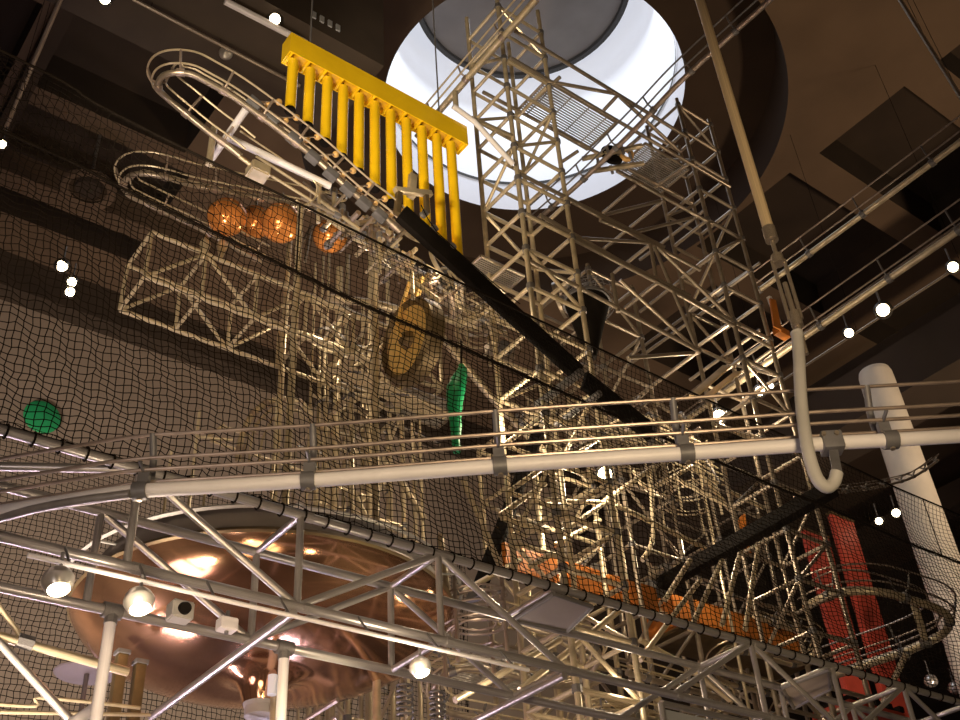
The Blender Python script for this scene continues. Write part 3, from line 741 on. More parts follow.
track('track_rail', [W(xT, 4.5, zT + 0.03), W(xT, 5.3, zT), W(xT, 6.2, zT - 0.02), W(xT, 7.2, zT - 0.06)], 'cream ball track high in front of the skylight beside the central tower', 'cream', 0.034, ((0.07, 0.06), (-0.07, 0.06), (-0.1, 0.17)), 0.011, 0.6, 'cream', 'rod', n=8)
xU = 7.45
track('track_rail', [at(px, py, x=xU) for px, py in ((800, -28), (770, 0), (730, 36), (680, 82), (645, 119), (612, 152), (574, 188), (530, 226))], 'dark ball track crossing the skylight rim at the top', 'rod', 0.034, ((0.07, 0.07), (-0.07, 0.07), (-0.11, 0.2)), 0.011, 0.6, 'clamp', 'clamp', n=8)
t = thing('forked_bracket', at(455, 105, y=5.8), 'white forked pipe bracket beside the yellow beam end', 'bracket')
tube(t, 'pipe', at(453, 106, y=5.75), at(475, 122, y=5.75), 0.03, 'white'); tube(t, 'pipe', at(475, 122, y=5.75), at(513, 164, y=5.85), 0.03, 'white')
tube(t, 'pipe', at(472, 118, y=5.75), at(512, 136, y=5.9), 0.024, 'cream'); tube(t, 'pin', at(455, 92, y=5.75), at(456, 107, y=5.75), 0.03, 'cream')

# right lower looped track
lp = [(806, 607, 8.2), (818, 600, 8.0), (835, 594, 7.7), (860, 591, 7.3), (885, 593, 7.0), (914, 601, 6.85), (938, 609, 6.85), (949, 619, 7.0), (945, 632, 7.35), (926, 643, 7.7), (902, 653, 8.0), (868, 664, 8.4), (832, 676, 8.8)]
zc = 0.60 * 7.0
track('looped_rail', [at(px, py, z=4.7 - 0.35 * k / 12) for k, (px, py, y) in enumerate(lp)], 'rope-textured ball track loop at the lower right by the white column', 'cream', 0.045, ((0.08, 0.08), (-0.08, 0.08), (-0.14, 0.3), (0.14, 0.24)), 0.011, 0.8, 'rod', 'clamp')
t = thing('hanging_strut', at(906, 655, z=4.3), 'pale slanted strut under the lower right track loop', 'strut')
tube(t, 'tube', at(906, 654, z=4.35), at(874, 722, y=7.0), 0.035, 'cream'); coupler(t, at(905, 656, z=4.35), V((1, -1, 0)), 0.05, 0.1)
t = thing('hanging_strut', at(930, 610, z=4.7), 'short cream strut joining the two runs of the lower right loop', 'strut')
tube(t, 'tube', at(914, 604, z=4.65), at(926, 643, z=4.3), 0.04, 'cream'); coupler(t, at(926, 643, z=4.3), V((1, -1, 0)), 0.055, 0.1)
track('curved_rail', [at(px, py, y=5.6) for px, py in ((800, 500), (835, 493), (872, 488), (906, 480), (925, 470), (938, 460))], 'small thin curved track end in front of the white column', 'rod', 0.016, ((0.05, 0.06), (-0.05, 0.06)), 0.007, 0.35, 'rod', 'clamp')
# vertical loop at the left by the green disc
vl = [(238, 462), (241, 440), (247, 424), (256, 411), (270, 402), (287, 399), (302, 404), (312, 416)]
track('curved_rail', [at(px, py, y=8.9) for px, py in vl], 'upright curved track arch in front of the taupe wall', 'cream', 0.035, ((0.06, -0.09), (-0.06, -0.09), (0.1, -0.19)), 0.012, 0.22, 'cream', 'rod')
t = thing('tube_loop', at(210, 437, y=8.9), 'thin cream tube frame beside the upright curved arch', 'frame')
for p1, p2 in (((208, 437), (224, 425)), ((210, 441), (306, 472)), ((198, 437), (232, 440)), ((222, 426), (250, 436))): tube(t, 'tube', at(*p1, y=8.9), at(*p2, y=8.9), 0.018, 'cream', 8)

# ------------------------------------------------------------------ left pipe cluster
t = thing('pipe_mast', W(4.9, 9.0, -1.6), 'tight cluster of upright cream pipes behind the net at the left of the gong', 'scaffold')
YM = 0.75
for px, py, r, top, y in ((314, 310, 0.016, 262, 8.3), (321, 330, 0.016, 255, 8.35), (327, 330, 0.016, 250, 8.25), (339, 304, 0.045, 268, 8.2), (347, 300, 0.028, 255, 8.5), (363, 321, 0.024, 300, 8.3), (370, 310, 0.028, 240, 8.1), (388, 300, 0.026, 225, 8.0), (412, 400, 0.026, 395, 8.1), (286, 300, 0.034, 205, 8.0)):
    y += YM; a = at(px, py, y=y); zt_ = at(px, top, y=y).z
    tube(t, 'pipe', V((a.x, y, 0)), V((a.x, y, zt_)), r, 'cream', 12)
for py in (300, 345, 395, 440, 500): 
    a = at(312, py, y=9.0); b = at(372, py + 28, y=9.0); tube(t, 'tie', V((a.x, 9.0, a.z)), V((b.x, 9.0, a.z)), 0.02, 'cream', 8)
for p1, p2 in (((346, 388), (412, 330)), ((348, 350), (388, 305)), ((347, 440), (430, 362)), ((340, 400), (440, 445)), ((320, 345), (350, 300)), ((290, 262), (312, 226)), ((310, 232), (305, 262))):
    tube(t, 'brace', at(*p1, y=8.9), at(*p2, y=8.9), 0.02, 'steel', 8)
for px, py in ((325, 333), (337, 395), (337, 340), (325, 405)):
    q = at(px, py, y=9.0); lathe(t, 'ring', [(0.10, -0.02), (0.115, 0), (0.10, 0.02), (0.085, 0), (0.10, -0.02)], q, 'clamp', seg=20)
t = thing('pipe_elbow', at(390, 306, y=7.2), 'fat cream pipe bending down across in front of the gong', 'pipe')
sweep(t, 'pipe', smooth_path([at(330, 298, y=7.2), at(380, 305, y=7.2), at(420, 318, y=7.2), at(440, 335, y=7.2), at(470, 372, y=7.2), at(505, 412, y=7.2), at(545, 452, y=7.2)], 6), 0.042, 'cream', 12)
sweep(t, 'branch_pipe', smooth_path([at(415, 314, y=7.2), at(460, 322, y=7.2), at(505, 334, y=7.2)], 4), 0.042, 'cream', 12)

# ------------------------------------------------------------------ gong
G = at(411, 341, y=6.7); ax = (V((-0.80, -0.50, -0.02)) + V((0, 0, 0.0))).normalized()
Rg = 45 * (G - EYE).length / FPX
view = (EYE - G).normalized()
rt = ray(481, 360) - ray(480, 360); rt.normalize()
ax = (view * 0.66 - rt * 0.74 + V((0, 0, 0.30))).normalized()
t = thing('gong', G, 'round brass gong with a dark rim hanging edge-on behind the net', 'gong')
lathe(t, 'rim', [(Rg * 0.80, 0.05), (Rg * 0.9, 0.09), (Rg, 0.05), (Rg, -0.10), (Rg * 0.8, -0.14), (0, -0.14)], G, 'bronze', ax, 48)
gf = lathe(t, 'face', [(0, 0.03), (Rg * 0.30, 0.03), (Rg * 0.62, 0.07), (Rg * 0.80, 0.05)], G, 'gold', ax, 48)
lathe(gf, 'boss', [(0, 0.12), (Rg * 0.15, 0.10), (Rg * 0.22, 0.03)], G, 'bronze', ax, 24)
sweep(t, 'hook_rod', smooth_path([G + ax * 0.12 + V((0, 0, -0.0)), G + ax * 0.16 + V((0, 0, 0.1)), G + ax * 0.12 + V((0, 0, 0.3)), G + V((0, 0, Rg + 0.3))], 5), 0.022, 'gold', 8)
bar(t, 'hanger_plate', G + V((0, 0, Rg * 0.9)), G + V((0.1, 0, Rg + 0.35)), 0.22, 0.04, 'gold')

# ------------------------------------------------------------------ green sleeve and disc
gp = [(461, 365, 3), (462, 371, 5.5), (459, 380, 8.5), (456, 390, 10), (455, 400, 9), (455, 414, 7), (456, 428, 6), (456, 440, 5), (457, 452, 4)]
pts = [at(px, py, y=6.6) for px, py, r in gp]; rs = [r * (p - EYE).length / FPX for p, (_, _, r) in zip(pts, gp)]
t = thing('green_sleeve', pts[0], 'limp green fabric sleeve hanging in the scaffolding behind the track rods', 'sleeve')
sp = smooth_path(pts, 4); sr = [0] * len(sp)
for k in range(len(sp)):
    i, f = divmod(k / 4, 1); i = int(i); sr[k] = rs[i] + (rs[min(i + 1, len(rs) - 1)] - rs[i]) * f
    if k % 3 == 1: sr[k] *= 0.92
sweep(t, 'sleeve', sp, sr, 'green', 10)
tube(t, 'tie', pts[0], pts[0] + V((0.02, 0, 0.3)), 0.008, 'net', 6)
c = at(42, 417, y=17.45); r = 17 * (c - EYE).length / FPX
o = lathe(None, 'green_disc', [(0, 0.02), (r * 0.97, 0.02), (r, 0.012), (r, 0.0)], c, 'greendisc', V((0, -1, 0)), 48); o.data.materials[0] = M['greendisc']  # plain green disc on the wall, carries no sign
tag(o, 'flat green disc fixed on the taupe wall at the left', 'disc')

# ------------------------------------------------------------------ black arm and dark planks
A0, A1 = at(401, 213, y=5.45), at(579, 374, y=5.5)
t = thing('pivot_lever', A0, 'long flat black arm slanting down in front of the chimes and tower', 'arm')
bar(t, 'arm', A0, A1, 0.06, 0.20, 'black', bevel=0.006)
tube(t, 'pivot_pin', at(581, 372, y=5.4), at(581, 372, y=5.4) + V((0, 0.6, 0)), 0.04, 'clamp', 14)
sweep(t, 'rigging_line', [at(px, py, y=5.42) for px, py in ((421, 205), (428, 219), (437, 232), (462, 255), (490, 280), (520, 304))], 0.005, 'net', 5)
for px, py in ((424, 214), (434, 229), (452, 247)):
    q = at(px, py, y=5.45); lathe(t, 'pulley', [(0, 0.02), (0.035, 0.02), (0.025, 0), (0.035, -0.02), (0, -0.02)], q, 'clamp', V((0, 1, 0)), 14)
t = thing('pivot_lever', A1, 'dark arm section continuing below the pivot behind the net', 'arm')
bar(t, 'arm', at(584, 380, y=5.6), at(650, 432, y=5.6), 0.05, 0.22, 'black'); tube(t, 'pivot_pin', at(600, 393, y=5.5), at(600, 393, y=5.5) + V((0, 0.6, 0)), 0.03, 'clamp', 14)
bar(t, 'end_plate', at(650, 432, y=5.6), at(654, 435, y=5.6), 0.07, 0.24, 'clamp')
t = thing('arm_bracket', at(412, 191, y=5.5), 'white T-shaped bracket above the upper end of the black arm', 'bracket')
bar(t, 'bar', at(395, 190, y=5.5), at(431, 194, y=5.5), 0.05, 0.05, 'cream'); bar(t, 'upright', at(413, 175, y=5.55), at(411, 197, y=5.55), 0.07, 0.05, 'cream')
bar(t, 'leg', at(399, 193, y=5.5), at(397, 214, y=5.5), 0.05, 0.05, 'bronze'); bar(t, 'leg', at(426, 195, y=5.5), at(427, 214, y=5.5), 0.04, 0.04, 'bronze')
t = thing('dark_plank', at(538, 428, y=7.0), 'broad dark strap hanging steeply behind the white track', 'plank')
bar(t, 'strap', at(541, 425, y=7.0), at(478, 592, y=7.2), 0.04, 0.22, 'black', up=V((0, 1, 0.2)))
bar(t, 'end_plate', at(479, 590, y=7.2), at(475, 600, y=7.2), 0.06, 0.24, 'clamp', up=V((0, 1, 0.2)))
P1 = at(662, 584, x=8.0); P2 = at(833, 488, x=8.0)
t = thing('dark_plank', P1, 'dark straight plank running level toward the hook pipe', 'plank')
bar(t, 'plank', P1, P2, 0.13, 0.13, 'black'); bar(t, 'end_bracket', P1 + V((0, 0.03, -0.08)), P1 + V((0, 0.16, 0.05)), 0.2, 0.12, 'clamp')

# ------------------------------------------------------------------ black hopper with wire basket
Hc = at(587, 303, y=6.15)
t = thing('hopper', Hc, 'black tapered hopper bucket behind a central tower post', 'hopper')
lathe(t, 'bucket', [(0.24, 0.0), (0.235, -0.02), (0.06, -0.72), (0.05, -0.76), (0, -0.76)], Hc, 'black', V((0.08, 0, 1)), 32)
lathe(t, 'rim', [(0.24, 0.02), (0.255, 0.01), (0.255, -0.02), (0.235, -0.02), (0.235, 0.015), (0.24, 0.02)], Hc, 'grey', V((0.08, 0, 1)), 32)
bm = bmesh.new()
B0 = Hc + V((0.22, 0.15, 0.25)); R = 0.30
for j in range(1, 10):
    a_ = math.pi * j / 10
    sweep_bm(bm, [B0 + V((R * math.sin(a_) * math.cos(k * math.pi / 10), R * math.sin(a_) * math.sin(k * math.pi / 10), R * math.cos(a_) * 0.8)) for k in range(20)], 0.004, 4, True)
for k in range(14):
    sweep_bm(bm, [B0 + V((R * math.sin(a_) * math.cos(k * math.pi / 7), R * math.sin(a_) * math.sin(k * math.pi / 7), R * math.cos(a_) * 0.8)) for a_ in [math.pi * q / 12 for q in range(13)]], 0.004, 4)
o = put('basket_net', finish(bm, M['clamp']), t)

# ------------------------------------------------------------------ orange panels
yo = 7.0
z1o, z0o = 0.675 * yo, 0.632 * yo
segs = [(505, 560, 'reddish orange panel by the dark strap, first of the row'), (566, 602, 'orange panel between the first and third of the row'), (606, 655, 'orange panel left of the dark plank end')]
for a_, b_, lab in segs:
    xa_, xb_ = at(a_, 555, y=yo).x, at(b_, 580, y=yo).x
    t = thing('orange_trough', W(xa_, yo, z0o), lab, 'panel', 'orange panels low in the machine')
    boxw(t, 'board', W(xa_, yo, z0o - 0.02), W(xb_, yo + 0.05, z1o), 'orange', bevel=0.01)
    boxw(t, 'lip', W(xa_, yo - 0.03, z0o - 0.06), W(xb_, yo + 0.06, z0o - 0.03), 'bronze', bevel=0.006)
y2 = 7.2
xa_, xb_ = at(672, 600, y=y2).x, at(806, 650, y=y2).x
t = thing('orange_trough', W(xa_, y2, 5.2), 'long orange panel with two dark round holes', 'panel')
zt_, zb_ = 0.675 * y2, 0.625 * y2
boxw(t, 'board', W(xa_, y2, zb_ - 0.03), W(xb_, y2 + 0.5, zt_), 'orange', bevel=0.015)
for px, py in ((770, 622), (778.5, 624.5)):
    q = at(px, py, y=y2 - 0.005); lathe(t, 'hole', [(0, 0.006), (0.05, 0.006), (0.058, 0.012), (0.062, 0.0)], q, 'black', V((0, -1, 0)), 24)
boxw(t, 'lip', W(xa_, y2 - 0.04, zb_ - 0.07), W(xb_, y2 + 0.5, zb_ - 0.03), 'bronze', bevel=0.01)
for p3, lab in ((((738, 520), (745, 512), (748, 540), (741, 535)), 'small upright orange flag plate above the dark plank'), (((739, 541), (750, 545), (752, 553), (741, 550)), 'small orange flag plate just over the dark plank'), (((770, 298), (776, 300), (782, 330), (774, 326)), 'small orange bracket plate beside the turnbuckle')):
    ys = 7.4 if p3[0][1] > 400 else 5.7
    o = poly(None, 'hanging_plate', [at(*q, y=ys) for q in p3], 'orange', 0.02, V((0, 1, 0)))
    tag(o, lab, 'plate')
t = thing('orange_bracket', at(780, 325, y=5.75), 'orange and white angled bracket on the right tower', 'bracket')
bar(t, 'arm', at(769, 297, y=5.8), at(779, 324, y=5.8), 0.05, 0.05, 'white'); bar(t, 'foot', at(776, 330, y=5.8), at(787, 336, y=5.8), 0.1, 0.1, 'orange')

# ------------------------------------------------------------------ columns
yc = 7.55; c0 = at(879, 386, y=yc); xw = c0.x; zt_ = at(877, 372, y=yc).z - 1.6
rw = 15.5 * (c0 - EYE).length / FPX
t = thing('round_column', W(xw, yc, -1.6), 'round white free-standing column with a domed top at the right', 'column')
lathe(t, 'shaft', [(rw * 1.25, 0), (rw * 1.25, 3.0), (rw * 1.02, zt_ + 1.6 - 0.25), (rw * 1.0, zt_ + 1.6 - 0.12)], W(xw, yc, -1.6), 'plaster', seg=40)
lathe(t, 'dome_cap', [(rw * 1.0, -0.12), (rw * 0.92, -0.04), (rw * 0.7, 0.0), (0, 0.03)], W(xw, yc, zt_), 'plaster', seg=40)
yr = 6.55
for pxs, lab, ytop, yy in (((831, 852), 'slim red column standing next to the white column', 513, 9.3), ((804, 827), 'wider red column behind the right tower posts', 529, 9.4)):
    a = at(pxs[0], ytop, y=yy); b = at(pxs[1], ytop + 2, y=yy)
    t = thing('red_column', W(a.x, yy, -1.6), lab, 'column')
    boxw(t, 'shaft', V((a.x, yy, 0)), V((b.x, yy + 0.10, a.z)), 'red', bevel=0.02)
    boxw(t, 'cap', V((a.x - 0.01, yy - 0.01, a.z)), V((b.x + 0.01, yy + 0.11, a.z + 0.04)), 'bronze', bevel=0.008)
q = at(870, 702, y=6.3)
t = thing('red_deck', q, 'glowing red floor tray between bars at the bottom right', 'tray')
boxw(t, 'tray', q + V((-0.35, 0, -0.1)), q + V((0.6, 0.5, -0.02)), 'red', bevel=0.01)
for k in range(5): boxw(t, 'rib', q + V((-0.3 + k * 0.2, -0.01, -0.02)), q + V((-0.22 + k * 0.2, 0.5, 0.04)), 'black')

# grey panels
for name, pts, lab, z in (('awning', ((513, 620), (554, 594), (592, 607), (567, 631)), 'grey underside panel between two central tower posts', 2.95), ('awning', ((782, 688), (829, 670), (831, 689), (794, 708)), 'grey panel under the net edge at the lower right', 2.95)):
    P = [at(*q, z=z) for q in pts]
    t = thing(name, P[0], lab, 'panel'); poly(t, 'sheet', P, 'panel', 0.02, V((0, 0, 1)))
    for k in range(4): tube(t, 'edge_tube', P[k], P[(k + 1) % 4], 0.016, 'clamp', 8)
yp = 4.55
P = [at(661, 703, y=yp), at(790, 738, y=yp)]
t = thing('notice_board', W(P[0].x, yp, 0), 'pale blank board in a tube frame at the bottom edge', 'board')
x0_, x1_, zt_ = P[0].x, P[1].x, P[0].z
boxw(t, 'board', V((x0_ + 0.03, yp, zt_ - 0.9)), V((x1_, yp + 0.02, zt_ - 0.035)), 'whitepanel')
tube(t, 'frame_tube', V((x0_, yp, zt_)), V((x1_ + 0.03, yp, zt_)), 0.02, 'silver', 12)
for x in (x0_, x1_ + 0.03): tube(t, 'leg', V((x, yp, 0)), V((x, yp, zt_)), 0.02, 'silver', 12)

# ------------------------------------------------------------------ clutter of the machine: tracks, wheels and ladders deep inside
t = thing('scaffold_maze', W(4.6, 6.6, 1.0), 'maze of cream diagonal tubes behind the white track in the middle', 'scaffold')
for p1, p2, y in (((463, 480), (500, 566), 6.4), ((500, 515), (545, 484), 6.4), ((502, 518), (548, 532), 6.4), ((545, 500), (607, 503), 6.6), ((560, 533), (606, 502), 6.6), ((555, 545), (600, 520), 6.9), ((530, 566), (550, 555), 6.4), ((606, 500), (655, 466), 6.6), ((655, 487), (692, 466), 6.8), ((694, 466), (726, 504), 6.8), ((675, 478), (728, 506), 6.8), ((616, 505), (705, 548), 6.6), ((730, 492), (764, 508), 6.8),
                 ((440, 535), (455, 650), 6.6), ((400, 480), (425, 520), 6.9), ((352, 490), (365, 515), 7.2), ((700, 580), (640, 660), 6.2), ((722, 560), (690, 630), 6.2), ((742, 545), (722, 625), 6.2), ((758, 548), (745, 630), 6.2), ((690, 560), (665, 600), 6.2),
                 ((430, 610), (520, 560), 7.0), ((520, 690), (620, 610), 6.0), ((455, 700), (560, 640), 6.0), ((690, 668), (730, 700), 6.0), ((640, 640), (690, 668), 6.6), ((560, 660), (660, 700), 6.8)):
    tube(t, 'tube', at(*p1, y=y), at(*p2, y=y), 0.026, 'cream')
for px, py in ((651, 480), (655, 520), (668, 560)):
    pass
sweep(t, 'bent_tube', smooth_path([at(650, 470, y=6.6), at(652, 500, y=6.6), at(653, 530, y=6.6), at(650, 548, y=6.6), at(642, 560, y=6.6)], 5), 0.026, 'cream', 10)
sweep(t, 'bent_tube', smooth_path([at(634, 470, y=6.7), at(640, 482, y=6.7), at(650, 488, y=6.7), at(665, 480, y=6.7)], 4), 0.024, 'cream', 10)

rnd = random.Random(11)
names = ['rack of long cream rods', 'ladder of cream rods']
def rodrack(x0, x1, y, z, n, dz, dy, label, r=0.013, slope=0.0):
    t = thing('rod_rack', W(x0, y, z), label, 'rack')
    for k in range(n):
        j = (rnd.random() - .5) * 0.05
        tube(t, 'rod', W(x0 + j, y + dy * k, z + dz * k), W(x1 + j, y + dy * k, z + dz * k + slope), r, 'cream', 6)
    for s_ in (0.08, 0.5, 0.92):
        x = x0 + (x1 - x0) * s_
        if s_ != 0.5: tube(t, 'leg', W(x, y + dy * (n - 1) + 0.03, -1.6), W(x, y + dy * (n - 1) + 0.03, z + dz * (n - 1)), 0.018, 'cream', 8)
        tube(t, 'rib', W(x, y - 0.02, z - 0.03 + slope * s_), W(x, y + dy * (n - 1) + 0.02, z + dz * (n - 1) + 0.03 + slope * s_), 0.012, 'clamp', 6)
rodrack(6.7, 8.6, 7.3, 4.75, 7, 0.075, 0.07, 'bright rack of long rods above the dark plank, sloping down', 0.016, -0.12)
rodrack(6.9, 8.6, 6.7, 3.05, 8, 0.06, 0.06, 'rack of rods low to the right of the front tower posts', 0.013, -0.05)
rodrack(5.0, 5.6, 7.0, 3.35, 6, 0.07, 0.08, 'rack of rods low between the dish and the tower', 0.013, 0.04)
rodrack(4.6, 6.0, 7.6, 6.6, 7, 0.06, 0.10, 'rack of rods right of the gong', 0.014, -0.15)
rodrack(9.4, 10.5, 7.6, 4.4, 7, 0.07, 0.05, 'rack of rods in front of the red columns', 0.014, -0.1)
rodrack(7.4, 9.2, 6.8, 6.3, 8, 0.10, 0.03, 'rack of rods under the bridge beside the right tower', 0.013, -0.1)
# more ball tracks snaking through the machine
def snake(ax0, ax1, y0, y1, z0, z1, turns, label, m='cream', rp=0.028):
    pts = []
    n = turns * 2
    for k in range(n + 1):
        f = k / n; z = z0 + (z1 - z0) * f
        xa_, xb_ = (ax0, ax1) if k % 2 == 0 else (ax1, ax0)
        y = y0 + (y1 - y0) * f
        pts += [W(xa_ + (xb_ - xa_) * 0.12, y, z), W(xa_ + (xb_ - xa_) * 0.5, y, z - 0.02), W(xa_ + (xb_ - xa_) * 0.88, y, z - 0.04), W(xb_, y + (y1 - y0) / n * 0.5, z + (z1 - z0) / n * 0.5)]
    track('winding_rail', pts, label, m, rp, ((0.05, 0.05), (-0.05, 0.05), (0.09, 0.11), (-0.09, 0.11)), 0.009, 0.4, 'cream', 'clamp', n=5)
snake(5.1, 6.5, 6.4, 8.0, 3.6, 2.6, 2, 'winding ball track low in the middle behind the truss', 'steel')
snake(6.7, 8.3, 6.6, 7.8, 3.5, 2.6, 2, 'winding ball track low toward the right behind the truss', 'steel')
snake(9.0, 10.3, 6.8, 8.0, 4.6, 3.6, 2, 'winding ball track in front of the red columns')
def wheel(px, py, y, R, ax, label, m='cream', spokes=6):
    p = at(px, py, y=y); t = thing('spoked_wheel', p, label, 'wheel'); ax = V(ax).normalized()
    lathe(t, 'rim', [(R * 0.9, 0.02), (R, 0.02), (R, -0.02), (R * 0.9, -0.02), (R * 0.9, 0.02)], p, m, ax, 32)
    u = ax.orthogonal().normalized(); v = ax.cross(u)
    for k in range(spokes):
        a_ = 2 * math.pi * k / spokes; tube(t, 'spoke', p, p + (u * math.cos(a_) + v * math.sin(a_)) * R * 0.92, R * 0.05, m, 6)
    lathe(t, 'hub', [(0, 0.05), (R * 0.16, 0.05), (R * 0.16, -0.05), (0, -0.05)], p, 'clamp', ax, 16)
wheel(447, 268, 6.9, 0.28, (0.3, -1, 0.2), 'spoked cream wheel under the black arm behind the net')
wheel(420, 232, 6.9, 0.20, (-0.3, -1, 0.3), 'small spoked wheel under the chimes')
wheel(560, 300, 6.9, 0.22, (0.6, -1, 0.1), 'spoked wheel between the central tower posts', 'steel')
wheel(655, 575, 7.4, 0.22, (0.6, -1, 0.4), 'spoked wheel low by the dark plank end', 'steel')

def spiral(px, py, y, R, h, turns, label, m='cream'):
    p = at(px, py, y=y); t = thing('spiral_rail', p, label, 'ball track')
    for dr, dz in ((0, 0), (0.05, 0.02), (-0.05, 0.02)):
        sweep(t, 'guide_rod', [p + V(((R + dr) * math.cos(a), (R + dr) * math.sin(a), h * a / (2 * math.pi * turns) + dz)) for a in [2 * math.pi * k / 20 for k in range(20 * turns + 1)]], 0.009, m, 6)
    for k in range(4):
        a = math.pi * k / 2 + 0.4; q = p + V((R * math.cos(a) * 1.22, R * math.sin(a) * 1.22, 0))
        tube(t, 'upright', q - V((0, 0, 0.25)), q + V((0, 0, h + 0.2)), 0.016, m, 8)
        for j in range(turns): 
            z = h * (j + a / (2 * math.pi)) / turns
            tube(t, 'arm', q + V((0, 0, z)), p + V((R * math.cos(a), R * math.sin(a), z)), 0.012, 'clamp', 6)
    return t
rt_ = random.Random(5)
def tangle(lo, hi, y0, y1, n, label, bias=0.0):
    t = thing('tube_tangle', at((lo[0] + hi[0]) / 2, hi[1], y=y0), label, 'scaffold')
    for k in range(n):
        f = rt_.random(); px = lo[0] + (hi[0] - lo[0]) * f; py = lo[1] + (hi[1] - lo[1]) * rt_.random() + bias * f
        y = y0 + (y1 - y0) * rt_.random(); p = at(px, py, y=y); L = 0.18 + rt_.random() * 0.45; kind = k % 5
        d = (V((1, 0, -0.06)), V((0, 1, 0.03)), V((0, 0, 1)), V((0.7, 0.1, 0.6)), V((-0.5, 0.4, 0.7)))[kind].normalized()
        r = 0.012 + 0.018 * rt_.random()
        tube(t, 'tube', p - d * L / 2, p + d * L / 2, r, ('cream', 'steel', 'cream', 'rod')[k % 4], 8)
        if k % 3 == 0: coupler(t, p + d * L * 0.4, d, r * 1.6, 0.06)
        if k % 7 == 0:
            sweep(t, 'bent_rod', smooth_path([p, p + V((0.12, 0, 0.08)), p + V((0.16, 0.05, 0.2)), p + V((0.05, 0.1, 0.28))], 4), 0.012, 'cream', 6)
    return t
tangle((318, 190), (400, 215), 6.3, 7.4, 60, 'bright tangle of short tubes and rods under the mallets', 55)
tangle((385, 250), (500, 268), 6.3, 7.6, 70, 'tangle of short tubes under the black arm, above and beside the gong', 70)
tangle((520, 405), (690, 440), 6.7, 8.2, 60, 'dim tangle of short tubes behind the middle of the guide rods', 0)
for px, top, bot, lab in ((375, 222, 330, 'lone upright cream pipe below the mallets, just left of the black arm'), (301, 205, 330, 'lone upright cream pipe beside the copper spheres')):
    a = at(px, top, y=6.9); p = thing('upright_pipe', V((a.x, 6.9, 0)), lab, 'pipe')
    sub(p, 'pipe', V((a.x, 6.9, 0)), a, 0.032, 'cream'); tube(p, 'cap', a - V((0, 0, 0.02)), a + V((0, 0, 0.01)), 0.036, 'steel', 12)
spiral(478, 338, 7.4, 0.20, 0.5, 3, 'spiral ball run under the black arm, right of the gong')
spiral(690, 505, 7.6, 0.30, 0.6, 3, 'spiral ball run above the dark plank')
spiral(475, 640, 6.2, 0.22, 0.35, 3, 'low spiral ball run behind the truss, right of the dish', 'rod')
spiral(640, 480, 7.8, 0.26, 0.7, 3, 'spiral ball run behind the lamp under the white pipe')
def spring(px, py, y, R, L, n, label):
    p = at(px, py, y=y); t = thing('coil_spring', p, label, 'spring')
    sweep(t, 'coil', [p + V((R * math.cos(a), R * math.sin(a), -L * a / (2 * math.pi * n))) for a in [2 * math.pi * k / 12 for k in range(12 * n + 1)]], 0.008, 'clamp', 5)
    tube(t, 'core_rod', p + V((0, 0, 0.1)), V((p.x, p.y, 0)) if px > 400 else p - V((0, 0, L + 0.1)), 0.012, 'rod', 6)
spring(405, 683, 5.6, 0.05, 0.22, 6, 'dark coil spring hanging just below the far ball lamp')
spring(437, 690, 5.7, 0.05, 0.22, 6, 'dark coil spring hanging low, second to the right of the far ball lamp')
spring(392, 240, 6.6, 0.05, 0.3, 8, 'dark coil spring beneath the last mallets')
q = at(87, 673, y=8.3); t = thing('flat_disc', q, 'pale grey flat disc lying level behind the white support pipe', 'disc')
lathe(t, 'plate', [(0, -0.01), (0.24, -0.01), (0.25, 0), (0.24, 0.01), (0, 0.01)], q, 'panel', seg=40); tube(t, 'stem', q, V((q.x, q.y, 0)), 0.02, 'clamp', 8)
for k, (px, py, y, w_, h_, lab) in enumerate(((452, 300, 6.9, 0.3, 0.16, 'cream gear housing behind the net right of the gong top'), (432, 285, 7.0, 0.2, 0.2, 'tan gear housing behind the net above the gong'), (500, 352, 7.2, 0.35, 0.12, 'steel gear housing behind the black arm'), (660, 575, 7.0, 0.25, 0.12, 'small gear housing by the orange panels'), (590, 575, 7.4, 0.3, 0.1, 'gear housing above the orange panels'))):
    p = at(px, py, y=y); t = thing('gear_housing', p, lab, 'machine')
    boxw(t, 'case', p - V((w_ / 2, 0.06, h_ / 2)), p + V((w_ / 2, 0.06, h_ / 2)), 'wood' if k == 1 else 'steel', bevel=0.015)
    lathe(t, 'gear', [(0, 0.02), (0.09, 0.02), (0.09, -0.02), (0, -0.02)], p + V((0, -0.09, 0)), 'clamp', V((0.1, 1, 0)), 14)
    for s_ in (-1, 1): tube(t, 'shaft', p + V((s_ * w_ * 0.3, -0.12, 0)), p + V((s_ * w_ * 0.3, 0.2, 0)), 0.018, 'steel', 8)
# tan boards
t = thing('tan_board', at(720, 370, y=6.0), 'pale tan boards lying aslant by the right tower', 'board')
bar(t, 'board', at(727, 366, y=6.0), at(693, 396, y=6.0), 0.02, 0.10, 'wood', up=V((0, 1, 1))); bar(t, 'board', at(738, 372, y=6.1), at(705, 398, y=6.1), 0.02, 0.08, 'wood', up=V((0, 1, 1)))

